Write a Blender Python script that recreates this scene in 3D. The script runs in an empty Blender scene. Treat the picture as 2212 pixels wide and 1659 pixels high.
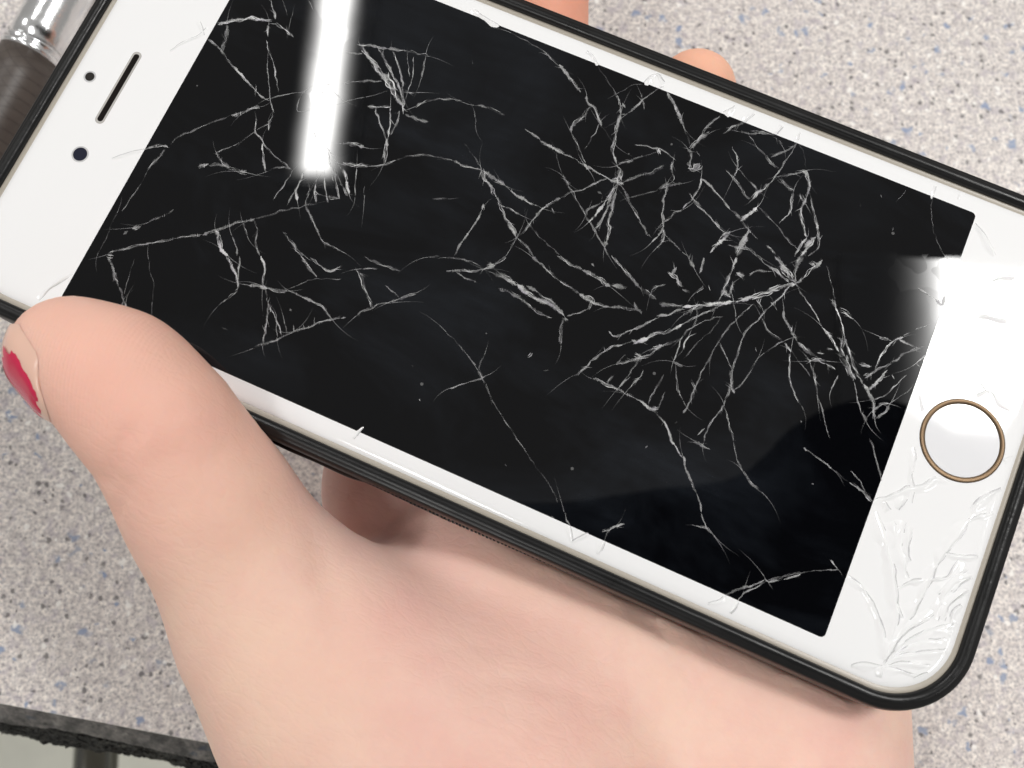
import bpy, bmesh, math, random
import numpy as np
from mathutils import Matrix, Vector
random.seed(7); rng = np.random.default_rng(7)
scene = bpy.context.scene
COL = scene.collection
MM = 0.001

# ------------------------------------------------------------------ camera / frames
# phone frame (millimetres): u along the phone towards the home button, v across, z out of the glass.
F = 1912.0; W0 = 2212.0; CX, CY = 1106.0, 829.5
R = np.array([[0.91455537, 0.40443121, -0.00488587],
              [0.3952948, -0.89632157, -0.20087225],
              [-0.08561832, 0.18177743, -0.97960526]])
T = np.array([1.25645277, -16.5513383, 114.58564575])
CAM = -R.T @ T                                   # camera position in the phone frame
pitch = math.radians(12)
down_c = np.array([-0.19*math.sin(pitch), 0.982*math.sin(pitch), math.cos(pitch)]); down_c /= np.linalg.norm(down_c)
ZW = -R.T @ down_c
XW = R[0] - ZW*np.dot(R[0], ZW); XW /= np.linalg.norm(XW)
YW = np.cross(ZW, XW)
B = np.array([XW, YW, ZW])                       # phone frame -> world rotation
TABLE_DROP = 72.0                                # mm from phone centre down to the table top
def w(p):                                        # phone mm -> world metres
    q = B @ np.asarray(p, float); q[2] += TABLE_DROP
    return q*MM
PHONE_M = Matrix(((B[0,0],B[0,1],B[0,2],0),(B[1,0],B[1,1],B[1,2],0),(B[2,0],B[2,1],B[2,2],TABLE_DROP*MM),(0,0,0,1)))
def ray(px, py):
    d = R.T @ np.array([(px-CX)/F, (py-CY)/F, 1.0]); return d/np.linalg.norm(d)
def on_z(px, py, z=0.0):                         # point of the phone-frame plane z on the sight line
    d = ray(px, py); return CAM + d*((z-CAM[2])/d[2])
def on_height(px, py, h):                        # world point at height h (m) above the table
    c = w(CAM); d = B @ ray(px, py); return c + d*((h-c[2])/d[2])

cam = bpy.data.cameras.new('camera'); camo = bpy.data.objects.new('camera', cam); COL.objects.link(camo)
cam.sensor_width = 36; cam.sensor_fit = 'HORIZONTAL'; cam.lens = F/W0*36
cam.clip_start = 0.005; cam.clip_end = 50
rt, up, bk = B@R[0], B@(-R[1]), B@(-R[2]); cp = w(CAM)
camo.matrix_world = Matrix(((rt[0],up[0],bk[0],cp[0]),(rt[1],up[1],bk[1],cp[1]),(rt[2],up[2],bk[2],cp[2]),(0,0,0,1)))
scene.camera = camo
cam.dof.use_dof = True; cam.dof.focus_distance = 0.119
cam.dof.aperture_fstop = 33.0

# ------------------------------------------------------------------ room light
world = bpy.data.worlds.new('World'); scene.world = world; world.use_nodes = True
bg = world.node_tree.nodes['Background']; bg.inputs[0].default_value = (1.0, 0.97, 0.93, 1); bg.inputs[1].default_value = 0.29
scene.view_settings.view_transform = 'Standard'; scene.view_settings.look = 'None'
scene.view_settings.exposure = 0.10; scene.view_settings.gamma = 1.0
LAMP = 50.0                                      # radiance of the ceiling lamps
CEIL = 2.3

# ------------------------------------------------------------------ helpers
def link(o, parent=None):
    COL.objects.link(o)
    if parent is not None: o.parent = parent
    return o
def tag(o, label=None, cat=None, group=None, kind=None):
    if label: o['label'] = label
    if cat: o['category'] = cat
    if group: o['group'] = group
    if kind: o['kind'] = kind
    return o
def empty(name, m=None):
    o = bpy.data.objects.new(name, None); o.empty_display_size = 0.01
    COL.objects.link(o)
    if m is not None: o.matrix_world = m
    return o
def mesh_obj(name, verts, faces, mat, parent=None, smooth=True, uv=None, scale=MM):
    me = bpy.data.meshes.new(name)
    me.from_pydata([tuple(float(c)*scale for c in v) for v in verts], [], faces)
    if smooth: me.polygons.foreach_set('use_smooth', [True]*len(me.polygons))
    if uv is not None:
        l = me.uv_layers.new(name='UVMap')
        idx = np.empty(len(me.loops), int); me.loops.foreach_get('vertex_index', idx)
        l.data.foreach_set('uv', np.asarray(uv, float)[idx].ravel())
    me.materials.append(mat); me.update()
    return link(bpy.data.objects.new(name, me), parent)
def rrect(hu, hv, r, n=10, cx=0, cy=0):
    pts = []
    for sx, sy, a0 in ((1,1,0),(-1,1,90),(-1,-1,180),(1,-1,270)):
        for k in range(n+1):
            a = math.radians(a0+90*k/n)
            pts.append((cx+sx*(hu-r)+r*math.cos(a), cy+sy*(hv-r)+r*math.sin(a)))
    return pts
def sweep(hu, hv, r, prof, n=12, cap0=False, cap1=False):
    """rounded-rectangle rings: prof = [(outward offset, z)]"""
    V, Fc = [], []; m = 4*(n+1)
    for d, z in prof:
        V += [(x, y, z) for x, y in rrect(hu+d, hv+d, max(r+d, .05), n)]
    for i in range(len(prof)-1):
        for j in range(m):
            a, b = i*m+j, i*m+(j+1) % m
            Fc.append((a, b, b+m, a+m))
    if cap0: Fc.append(tuple(range(m-1, -1, -1)))
    if cap1: Fc.append(tuple(range((len(prof)-1)*m, len(prof)*m)))
    return V, Fc
def flip(Fc): return [tuple(reversed(f)) for f in Fc]

# ------------------------------------------------------------------ materials
class NT:
    def __init__(s, name):
        s.m = bpy.data.materials.new(name); s.m.use_nodes = True; s.t = s.m.node_tree
        s.p = s.t.nodes['Principled BSDF']; s.out = s.t.nodes['Material Output']
    def n(s, typ, **kw):
        x = s.t.nodes.new(typ)
        for k, v in kw.items():
            if k.startswith('i_'):
                key = k[2:]; key = int(key) if key.isdigit() else key
                x.inputs[key].default_value = v
            else: setattr(x, k, v)
        return x
    def l(s, a, b): s.t.links.new(a, b)
    def math(s, op, a, b=None, c=None):
        x = s.n('ShaderNodeMath', operation=op)
        for i, q in enumerate((a, b, c)):
            if q is None: continue
            if isinstance(q, (int, float)): x.inputs[i].default_value = q
            else: s.l(q, x.inputs[i])
        return x.outputs[0]
    def ramp(s, fac, stops, interp='LINEAR'):
        x = s.n('ShaderNodeValToRGB'); x.color_ramp.interpolation = interp
        e = x.color_ramp.elements
        while len(e) < len(stops): e.new(0.5)
        for q, (pos, c) in zip(e, stops):
            q.position = pos; q.color = (*c, 1) if len(c) == 3 else c
        s.l(fac, x.inputs[0]); return x.outputs[0]
    def mix(s, fac, a, b, mode='MIX'):
        x = s.n('ShaderNodeMix', data_type='RGBA', blend_type=mode)
        for i, q in ((0, fac), (6, a), (7, b)):
            if isinstance(q, (int, float)): x.inputs[i].default_value = q
            elif isinstance(q, tuple): x.inputs[i].default_value = (*q, 1)
            else: s.l(q, x.inputs[i])
        return x.outputs[2]
    def noise(s, vec, scale, detail=2, rough=.5, dist=0.0):
        x = s.n('ShaderNodeTexNoise'); x.inputs['Scale'].default_value = scale; x.inputs['Detail'].default_value = detail
        x.inputs['Roughness'].default_value = rough; x.inputs['Distortion'].default_value = dist
        if vec is not None: s.l(vec, x.inputs['Vector'])
        return x.outputs[0]
    def obj(s): return s.n('ShaderNodeTexCoord').outputs['Object']
    def mapping(s, vec, scale=(1,1,1), rot=(0,0,0), loc=(0,0,0)):
        x = s.n('ShaderNodeMapping'); s.l(vec, x.inputs[0])
        x.inputs['Scale'].default_value = scale; x.inputs['Rotation'].default_value = rot; x.inputs['Location'].default_value = loc
        return x.outputs[0]
    def bump(s, h, strength, dist):
        x = s.n('ShaderNodeBump'); x.inputs['Strength'].default_value = strength; x.inputs['Distance'].default_value = dist
        s.l(h, x.inputs['Height']); s.l(x.outputs[0], s.p.inputs['Normal']); return x
    def set(s, **kw):
        for k, v in kw.items():
            key = k.replace('_', ' ')
            q = s.p.inputs[key]
            if hasattr(v, 'is_linked') or isinstance(v, bpy.types.NodeSocket): s.l(v, q)
            elif isinstance(v, tuple): q.default_value = (*v, 1) if len(v) == 3 and q.type == 'RGBA' else v
            else: q.default_value = v
        return s
def simple(name, col, rough=.5, metal=0, spec=.5):
    return NT(name).set(Base_Color=col, Roughness=rough, Metallic=metal, Specular_IOR_Level=spec).m

def mat_laminate(dark=False):
    k = NT('speckled_laminate_edge' if dark else 'speckled_laminate'); o = k.obj()
    base = k.ramp(k.noise(o, 620, 3, .6), [(.30, (.48,.45,.455)), (.5, (.655,.625,.615)), (.72, (.85,.825,.80))])
    fine = k.noise(k.mapping(o, loc=(3,1,2)), 1500, 2, .6)
    base = k.mix(.8, base, k.ramp(fine, [(.33, (.42,.40,.42)), (.5, (.93,.90,.86)), (.66, (1.18,1.12,1.04))]), 'MULTIPLY')
    lilac = k.noise(k.mapping(o, loc=(9,5,1)), 420, 2, .5)
    base = k.mix(k.math('MULTIPLY', k.ramp(lilac, [(.55, (0,0,0)), (.66, (1,1,1))]), .42), base, (.36,.32,.38))
    # blue chips and small dark chips scattered as cells
    def chips(scale, prob, r0, r1, loc, warp):
        ov = k.mapping(o, loc=loc)
        nz = k.n('ShaderNodeTexNoise'); nz.inputs['Scale'].default_value = scale*1.6; k.l(ov, nz.inputs['Vector'])
        wv = k.n('ShaderNodeVectorMath', operation='MULTIPLY_ADD'); k.l(nz.outputs[1], wv.inputs[0]); wv.inputs[1].default_value = (warp/scale,)*3; k.l(ov, wv.inputs[2])
        v = k.n('ShaderNodeTexVoronoi'); v.inputs['Scale'].default_value = scale; k.l(wv.outputs[0], v.inputs['Vector'])
        sep = k.n('ShaderNodeSeparateColor'); k.l(v.outputs['Color'], sep.inputs[0])
        on = k.math('LESS_THAN', sep.outputs[0], prob)
        size = k.math('MULTIPLY_ADD', sep.outputs[1], r1-r0, r0)
        m = k.n('ShaderNodeMapRange', interpolation_type='SMOOTHSTEP'); k.l(k.math('DIVIDE', v.outputs['Distance'], size), m.inputs[0])
        m.inputs[1].default_value = .45; m.inputs[2].default_value = 1.25; m.inputs[3].default_value = 1; m.inputs[4].default_value = 0
        return k.math('MULTIPLY', m.outputs[0], on), sep.outputs[2]
    a, c = chips(330, .40, .10, .40, (0,0,0), 1.2)
    base = k.mix(k.math('MULTIPLY', a, .85), base, k.ramp(c, [(0, (.10,.16,.33)), (.5, (.20,.27,.42)), (1, (.27,.30,.37))]))
    a, c = chips(640, .34, .14, .44, (2,7,0), .7)
    base = k.mix(k.math('MULTIPLY', a, .85), base, k.ramp(c, [(0, (.045,.044,.05)), (.5, (.12,.11,.11)), (1, (.23,.18,.18))]))
    a, c = chips(520, .16, .16, .40, (5,3,0), .8)
    base = k.mix(k.math('MULTIPLY', a, .8), base, (.90,.88,.84))
    if dark:
        g = k.noise(k.mapping(o, scale=(1,1,.25)), 260, 4, .7)
        base = k.mix(1.0, base, k.ramp(g, [(.38, (.05,.05,.055)), (.70, (.36,.36,.36))]), 'MULTIPLY')
    k.set(Base_Color=base, Roughness=.42)
    k.bump(k.noise(o, 900, 3), .12, .0003)
    return k.m
def mat_white_glass():
    k = NT('white_glass_bezel').set(Base_Color=(.89,.89,.895), Roughness=.04, Specular_IOR_Level=.5, IOR=1.5)
    return k.m
def mat_screen():
    k = NT('black_glass_screen'); o = k.obj()
    sm = k.noise(k.mapping(o, scale=(1,1.6,1), rot=(0,0,.7)), 38, 4, .6, .6)
    sm2 = k.noise(k.mapping(o, scale=(.35,2.2,1), rot=(0,0,.9), loc=(.3,.1,0)), 260, 3, .6)
    haze = k.math('MULTIPLY', k.ramp(sm, [(.45, (0,0,0)), (.75, (1,1,1))]), k.ramp(sm2, [(.3, (.45,)*3), (.75, (1,1,1))]))
    col = k.mix(haze, (.0018,.0020,.0028), (.012,.0145,.019))
    dust = k.n('ShaderNodeTexVoronoi'); dust.inputs['Scale'].default_value = 420; k.l(o, dust.inputs['Vector'])
    sp = k.n('ShaderNodeSeparateColor'); k.l(dust.outputs['Color'], sp.inputs[0])
    d = k.math('MULTIPLY', k.math('LESS_THAN', dust.outputs['Distance'], .085), k.math('LESS_THAN', sp.outputs[0], .05))
    col = k.mix(k.math('MULTIPLY', d, .35), col, (.3,.3,.3))
    k.set(Base_Color=col, Roughness=k.math('MULTIPLY_ADD', haze, .03, .010), Specular_IOR_Level=.34, IOR=1.5)
    wn = k.n('ShaderNodeTexNoise'); wn.inputs['Scale'].default_value = 210; k.l(o, wn.inputs['Vector'])
    wv = k.n('ShaderNodeVectorMath', operation='MULTIPLY_ADD'); k.l(wn.outputs[1], wv.inputs[0]); wv.inputs[1].default_value = (.006,)*3; k.l(o, wv.inputs[2])
    sh = k.n('ShaderNodeTexVoronoi'); sh.inputs['Scale'].default_value = 120; k.l(wv.outputs[0], sh.inputs['Vector'])
    off = k.n('ShaderNodeVectorMath', operation='MULTIPLY_ADD'); k.l(sh.outputs['Color'], off.inputs[0]); off.inputs[1].default_value = (.0018,)*3; off.inputs[2].default_value = (-.0009,)*3
    gn = k.n('ShaderNodeNewGeometry'); ad = k.n('ShaderNodeVectorMath', operation='ADD'); k.l(gn.outputs['Normal'], ad.inputs[0]); k.l(off.outputs[0], ad.inputs[1])
    bp = k.bump(k.noise(o, 60, 2), .035, .0005); k.l(ad.outputs[0], bp.inputs['Normal'])
    return k.m
def mat_crack():
    k = NT('fractured_glass')
    uv = k.n('ShaderNodeUVMap').outputs[0]
    sep = k.n('ShaderNodeSeparateXYZ'); k.l(uv, sep.inputs[0])
    al, ac = sep.outputs[0], sep.outputs[1]
    st = k.n('ShaderNodeAttribute', attribute_name='strength'); mo = k.n('ShaderNodeAttribute', attribute_name='hackle')
    def cv(x, y):
        c = k.n('ShaderNodeCombineXYZ'); k.l(x, c.inputs[0]); k.l(y, c.inputs[1]); return c.outputs[0]
    n1 = k.noise(cv(k.math('MULTIPLY', al, .9), k.math('MULTIPLY', ac, 2.6)), 1.0, 4, .65)     # streaks along the crack
    n2 = k.noise(cv(k.math('MULTIPLY', al, 5.5), k.math('MULTIPLY', ac, .5)), 1.0, 3, .7)      # hackle marks across it
    nn = k.math('ADD', k.math('MULTIPLY', n1, k.math('SUBTRACT', 1.0, mo.outputs['Fac'])), k.math('MULTIPLY', n2, mo.outputs['Fac']))
    edge = k.math('SUBTRACT', 1.0, k.math('POWER', k.math('ABSOLUTE', ac), 3.0))
    patch = k.noise(cv(k.math('MULTIPLY', al, .45), k.math('MULTIPLY', ac, .2)), 1.0, 2, .6)
    body = k.n('ShaderNodeMapRange', interpolation_type='SMOOTHSTEP'); k.l(k.math('ADD', k.math('ADD', nn, k.math('MULTIPLY', k.math('SUBTRACT', edge, .75), .55)), k.math('MULTIPLY', k.math('SUBTRACT', patch, .5), 1.25)), body.inputs[0])
    body.inputs[1].default_value = .36; body.inputs[2].default_value = .68; body.inputs[3].default_value = .07; body.inputs[4].default_value = 1.4
    fac = k.math('MINIMUM', k.math('MULTIPLY', k.math('MULTIPLY', body.outputs[0], edge), st.outputs['Fac']), 1.0)
    tint = k.ramp(k.noise(cv(k.math('MULTIPLY', al, .35), ac), 1.0, 2), [(.3, (.52,.50,.56)), (.5, (.56,.56,.56)), (.7, (.55,.57,.55))])
    k.set(Base_Color=tint, Roughness=.3, Specular_IOR_Level=.5)
    tr = k.n('ShaderNodeBsdfTransparent'); mx = k.n('ShaderNodeMixShader')
    k.l(fac, mx.inputs[0]); k.l(tr.outputs[0], mx.inputs[1]); k.l(k.p.outputs[0], mx.inputs[2]); k.l(mx.outputs[0], k.out.inputs[0])
    return k.m
def mat_rubber():
    k = NT('black_rubber'); o = k.obj()
    k.set(Base_Color=k.mix(k.noise(o, 90, 4, .6), (.004,.004,.0045), (.010,.010,.010)), Roughness=k.math('MULTIPLY_ADD', k.noise(o, 140, 3), .30, .18), Specular_IOR_Level=.32)
    k.bump(k.noise(k.mapping(o, scale=(.12,1,1)), 900, 3), .22, .00025)
    return k.m
def mat_skin():
    k = NT('skin'); o = k.obj()
    big = k.noise(o, 42, 3, .55); mid = k.noise(o, 110, 4, .65)
    col = k.ramp(big, [(.30, (.90,.63,.50)), (.5, (.90,.595,.495)), (.70, (.89,.535,.455))])
    col = k.mix(.5, col, k.ramp(mid, [(.3, (.93,.82,.84)), (.7, (1.06,1.12,1.10))]), 'MULTIPLY')
    def blob(c, r):
        v = k.n('ShaderNodeVectorMath', operation='DISTANCE'); k.l(o, v.inputs[0]); v.inputs[1].default_value = tuple(q*MM for q in c)
        m = k.n('ShaderNodeMapRange', interpolation_type='SMOOTHSTEP'); k.l(v.outputs[1], m.inputs[0])
        m.inputs[1].default_value = r*.25*MM; m.inputs[2].default_value = r*MM; m.inputs[3].default_value = 1; m.inputs[4].default_value = 0
        return m.outputs[0]
    for c, r, cl, a in SKIN_FLUSH_AND_LIGHT:
        col = k.mix(k.math('MULTIPLY', blob(c, r), a), col, cl)
    k.set(Base_Color=col, Roughness=.55, Specular_IOR_Level=.28, Subsurface_Weight=.22, Subsurface_Radius=(1.0,.35,.18), Subsurface_Scale=.004)
    ln = k.noise(k.mapping(o, scale=(.25,1.6,1), rot=(0,0,.35)), 520, 4, .65)
    ln2 = k.noise(k.mapping(o, scale=(1.5,.3,1), rot=(0,0,-.4)), 480, 3, .6)
    w1 = k.n('ShaderNodeTexWave', wave_type='BANDS', bands_direction='X'); w1.inputs['Scale'].default_value = 640; w1.inputs['Distortion'].default_value = 1.6; w1.inputs['Detail'].default_value = 1
    k.l(k.mapping(o, rot=(0,0,-.25)), w1.inputs['Vector'])
    ridges = k.math('MULTIPLY', w1.outputs[1], k.math('MULTIPLY', blob(THUMB_PAD, 16), .45))
    h = k.math('ADD', k.math('ADD', k.math('MULTIPLY', ln, .9), k.math('MULTIPLY', ln2, .5)), ridges)
    wn = k.n('ShaderNodeTexNoise'); wn.inputs['Scale'].default_value = 260; k.l(o, wn.inputs['Vector'])
    wv = k.n('ShaderNodeVectorMath', operation='MULTIPLY_ADD'); k.l(wn.outputs[1], wv.inputs[0]); wv.inputs[1].default_value = (.003,)*3; k.l(k.mapping(o, scale=(.55,1.25,1), rot=(0,0,.3)), wv.inputs[2])
    cell = k.n('ShaderNodeTexVoronoi', feature='DISTANCE_TO_EDGE'); cell.inputs['Scale'].default_value = 640; k.l(wv.outputs[0], cell.inputs['Vector'])
    cl = k.n('ShaderNodeMapRange'); k.l(cell.outputs[0], cl.inputs[0]); cl.inputs[2].default_value = .16
    wr = k.n('ShaderNodeTexWave', wave_type='BANDS', bands_direction='Y'); wr.inputs['Scale'].default_value = 52; wr.inputs['Distortion'].default_value = 9; wr.inputs['Detail'].default_value = 3; wr.inputs['Detail Scale'].default_value = 1.6
    k.l(k.mapping(o, rot=(0,0,.38)), wr.inputs['Vector'])
    wl = k.math('POWER', wr.outputs[1], 9.0)
    h = k.math('SUBTRACT', k.math('ADD', h, k.math('MULTIPLY', cl.outputs[0], .26)), k.math('MULTIPLY', wl, .28))
    pores = k.noise(o, 1500, 2, .6)
    k.bump(k.math('ADD', h, k.math('MULTIPLY', pores, .7)), .14, .0006)
    return k.m

# ------------------------------------------------------------------ signed-distance modelling (hand, photographer)
def smin(a, b, k):
    h = np.clip(.5+.5*(b-a)/k, 0, 1); return b*(1-h)+a*h-k*h*(1-h)
def cone(P, a, b, ra, rb):
    a = np.asarray(a, np.float32); b = np.asarray(b, np.float32); ab = b-a
    t = np.clip(((P-a)@ab)/max(float(ab@ab), 1e-6), 0, 1)
    q = P-a-t[..., None]*ab
    return np.sqrt((q*q).sum(-1))-(ra+(rb-ra)*t)
def chain(P, pts, k=3.0):
    d = None
    for (a, ra), (b, rb) in zip(pts[:-1], pts[1:]):
        c = cone(P, a, b, ra, rb); d = c if d is None else smin(d, c, k)
    return d
def ellipsoid(P, c, r, rot=None):
    q = P-np.asarray(c, np.float32)
    if rot is not None: q = q@rot
    q = q/np.asarray(r, np.float32); l = np.sqrt((q*q).sum(-1))
    return (l-1)*min(r)*.9
def rbox2(P, hu, hv, r, z0, z1, rz=1.5):
    q = np.abs(P[..., :2])-np.array([hu-r, hv-r], np.float32)
    d2 = np.sqrt((np.maximum(q, 0)**2).sum(-1))+np.minimum(q.max(-1), 0)-r
    dz = np.abs(P[..., 2]-(z0+z1)/2)-(z1-z0)/2
    a, b = d2+rz, dz+rz
    return np.minimum(np.maximum(a, b), 0)+np.sqrt(np.maximum(a, 0)**2+np.maximum(b, 0)**2)-rz
def surface_nets(fn, lo, hi, h):
    lo = np.array(lo, float); n = np.ceil((np.array(hi)-lo)/h).astype(int)+1
    ax = [lo[i]+h*np.arange(n[i]) for i in range(3)]
    D = np.empty(n, np.float32)
    bs = 12; nb = -(-n//bs)                       # evaluate only the blocks the surface can pass through
    cb = np.stack(np.meshgrid(*[lo[i]+h*(np.arange(nb[i])*bs+(bs-1)/2) for i in range(3)], indexing='ij'), -1).reshape(-1, 3).astype(np.float32)
    dc = fn(cb).reshape(nb); rad = h*bs*.9*1.35
    near = np.argwhere(np.abs(dc) < rad)
    D[:] = np.repeat(np.repeat(np.repeat(np.sign(dc), bs, 0), bs, 1), bs, 2)[:n[0], :n[1], :n[2]]*h
    for c0 in range(0, len(near), 160):
        part = near[c0:c0+160]
        ii = np.stack(np.meshgrid(*[np.arange(bs)]*3, indexing='ij'), -1).reshape(-1, 3)
        G = part[:, None, :]*bs+ii[None]; G = G.reshape(-1, 3)
        G = G[(G < n).all(1)]
        D[tuple(G.T)] = fn((lo+h*G).astype(np.float32))
    S = D < 0
    cnt = np.zeros(n-1, np.int32)
    cor = [(i, j, k) for i in (0,1) for j in (0,1) for k in (0,1)]
    sl = lambda A, c: A[c[0]:c[0]+n[0]-1, c[1]:c[1]+n[1]-1, c[2]:c[2]+n[2]-1]
    for c in cor: cnt += sl(S, c)
    act = (cnt > 0) & (cnt < 8)
    idx = -np.ones(act.shape, np.int64); ijk = np.argwhere(act); idx[act] = np.arange(len(ijk))
    acc = np.zeros((len(ijk), 3)); num = np.zeros(len(ijk))
    cv = {c: sl(D, c)[act] for c in cor}
    for a in cor:
        for axn in range(3):
            if a[axn]: continue
            b = list(a); b[axn] = 1; b = tuple(b)
            da, db = cv[a], cv[b]; m = (da < 0) != (db < 0)
            t = np.where(m, da/np.where(m, da-db, 1), 0)
            p = np.zeros((len(ijk), 3))
            for q in range(3): p[:, q] = a[q]
            p[:, axn] += t
            acc[m] += p[m]; num[m] += 1
    V = lo+h*(ijk+acc/num[:, None])
    quads = []
    for axn in range(3):
        o1, o2 = [(1,2),(2,0),(0,1)][axn]
        s0 = [slice(0, n[q]) for q in range(3)]; s1 = list(s0)
        s0[axn] = slice(0, n[axn]-1); s1[axn] = slice(1, n[axn])
        ch = S[tuple(s0)] != S[tuple(s1)]
        e = np.argwhere(ch); ok = np.ones(len(e), bool)
        for q in (o1, o2): ok &= (e[:, q] >= 1) & (e[:, q] < n[q]-1)
        e = e[ok]; ins = S[tuple(e.T)]
        def cell(d1, d2):
            c = e.copy(); c[:, o1] -= d1; c[:, o2] -= d2; return idx[tuple(c.T)]
        q4 = np.stack([cell(1,1), cell(0,1), cell(0,0), cell(1,0)], 1)
        q4[~ins] = q4[~ins][:, ::-1]
        quads.append(q4)
    return V, np.concatenate(quads)
def np_mesh(name, V, Q, mat, parent=None):
    me = bpy.data.meshes.new(name)
    me.vertices.add(len(V)); me.vertices.foreach_set('co', np.asarray(V, np.float32).ravel())
    me.loops.add(Q.size); me.loops.foreach_set('vertex_index', Q.astype(np.int32).ravel())
    me.polygons.add(len(Q)); me.polygons.foreach_set('loop_start', np.arange(0, Q.size, 4, dtype=np.int32))
    me.update(calc_edges=True); me.validate()
    me.polygons.foreach_set('use_smooth', [True]*len(me.polygons)); me.materials.append(mat)
    return link(bpy.data.objects.new(name, me), parent)

# ------------------------------------------------------------------ ceiling lamps (seen mirrored in the glass) and added fill lamps
def mirrored(px, py):
    h = on_z(px, py, 0); d = ray(px, py); d = np.array([d[0], d[1], -d[2]])
    return w(h), B@d
def ceil_pt(px, py):
    p, d = mirrored(px, py); return p+d*((CEIL-p[2])/d[2])
def at_mirror(px, py, s):
    p, d = mirrored(px, py); return p+d*s
def mat_lamp(name, soft0, soft1, power=LAMP, tail=3.5, soft_end=.05):
    k = NT(name); uv = k.n('ShaderNodeUVMap').outputs[0]
    sep = k.n('ShaderNodeSeparateXYZ'); k.l(uv, sep.inputs[0])
    def ss(x, wd):
        m = k.n('ShaderNodeMapRange', interpolation_type='LINEAR'); k.l(x, m.inputs[0]); m.inputs[2].default_value = wd; return k.math('POWER', m.outputs[0], tail)
    f = k.math('MULTIPLY', ss(sep.outputs[0], soft0), ss(k.math('SUBTRACT', 1.0, sep.outputs[0]), soft1))
    en_ = k.n('ShaderNodeMapRange', interpolation_type='SMOOTHSTEP'); k.l(sep.outputs[1], en_.inputs[0]); en_.inputs[2].default_value = soft_end; f = k.math('MULTIPLY', f, en_.outputs[0])
    k.set(Base_Color=(0,0,0), Specular_IOR_Level=0.0, Emission_Color=(1.0,.99,.97), Emission_Strength=k.math('MULTIPLY_ADD', f, power, .29))
    return k.m
def ceiling_light(a, axis, width_dir, length, width, mat, label):
    root = empty('ceiling_light', Matrix.Translation(Vector(a)))
    tag(root, label, 'ceiling light')
    V, Fc, UV = [], [], []; n = 12
    for i in (0, 1):
        for j in range(n+1):
            t = j/n; p = axis*length*i+width_dir*width*t; V.append((p[0], p[1], p[2]-.008*math.sin(math.pi*t))); UV.append((t, i))
    for j in range(n): Fc.append((j, j+1, n+2+j, n+1+j))
    mesh_obj('diffuser', V, Fc, mat, root, True, UV, 1.0)
    e = .001; c = [axis*x+width_dir*y for x, y in ((-e,-e),(length+e,-e),(length+e,width+e),(-e,width+e))]
    V = [(p[0], p[1], p[2]+z) for z in (.004, .07) for p in c]
    mesh_obj('housing', V, [(0,1,2,3),(7,6,5,4),(0,4,5,1),(1,5,6,2),(2,6,7,3),(3,7,4,0)], simple('lamp_housing', (.7,.7,.7)), root, False, None, 1.0)
l0, l1 = ceil_pt(598, 392), ceil_pt(650, 10); r0 = ceil_pt(762, 392)
ax = l1-l0; ax[2] = 0; ax /= np.linalg.norm(ax); wd = np.array([ax[1], -ax[0], 0]);
if np.dot(r0-l0, wd) < 0: wd = -wd
ceiling_light(l0, ax, wd, 1.25, float(np.dot(r0-l0, wd)), mat_lamp('lamp_diffuser', .37, .37), 'long narrow ceiling lamp mirrored in the upper left of the screen')
l0, l1 = ceil_pt(1815, 908), ceil_pt(1868, 548)
wd2 = np.array([ax[1], -ax[0], 0]); wd2 = wd2 if np.dot(ceil_pt(2200, 800)-l0, wd2) > 0 else -wd2
ceiling_light(l0, ax, wd2, float(np.dot(l1-l0, ax)), .75, mat_lamp('lamp_diffuser_wide', .36, .05, LAMP, 8.0, .02), 'wide ceiling lamp mirrored beside the home button')

# unseen fill lamps added to brighten hand and table, outside what the glass mirrors
for (dx, dy), txt, pw in (((-2.6, .1), 'unseen fill lamp added over the left of the table', 17.0), ((-1.2, -1.7), 'unseen fill lamp added behind the photographer to the left', 16.0), ((1.5, -1.2), 'unseen fill lamp added behind the photographer to the right', 15.0)):
    ceiling_light(np.array([dx, dy, CEIL]), ax, wd, 1.1, .42, mat_lamp('lamp_diffuser_fill', .2, .2, pw), txt)
# photographer, only seen as a dark mirror image in the lower right of the screen
def person_pts(lst): return [(at_mirror(x, y, s), r) for x, y, s, r in lst]
pp_head = person_pts([(1885,1108,.62,.088),(1960,1240,.64,.078)])
pp_sh = person_pts([(1000,1290,.62,.075),(1500,1290,.64,.078),(1960,1420,.66,.09),(2500,1430,.68,.08)])
pp_body = person_pts([(1400,1600,.64,.13),(1900,1750,.66,.15),(2200,1700,.68,.13)])
pp_low = person_pts([(1700,1600,.66,.14),(1700,2300,.66,.16)])
def person_sdf(P):
    d = chain(P, pp_head, .03); d = smin(d, chain(P, pp_sh, .05), .06)
    d = smin(d, chain(P, pp_body, .06), .06); return smin(d, chain(P, pp_low, .06), .06)
allp = np.array([p for L in (pp_head, pp_sh, pp_body, pp_low) for p, r in L])
V, Q = surface_nets(person_sdf, allp.min(0)-.2, allp.max(0)+.2, .014)
po = np_mesh('person', V, Q, simple('dark_clothes', (.008,.008,.01), .9, 0, .1))
tag(po, 'photographer in dark clothes seen only as a black reflection in the screen', 'person')

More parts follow.
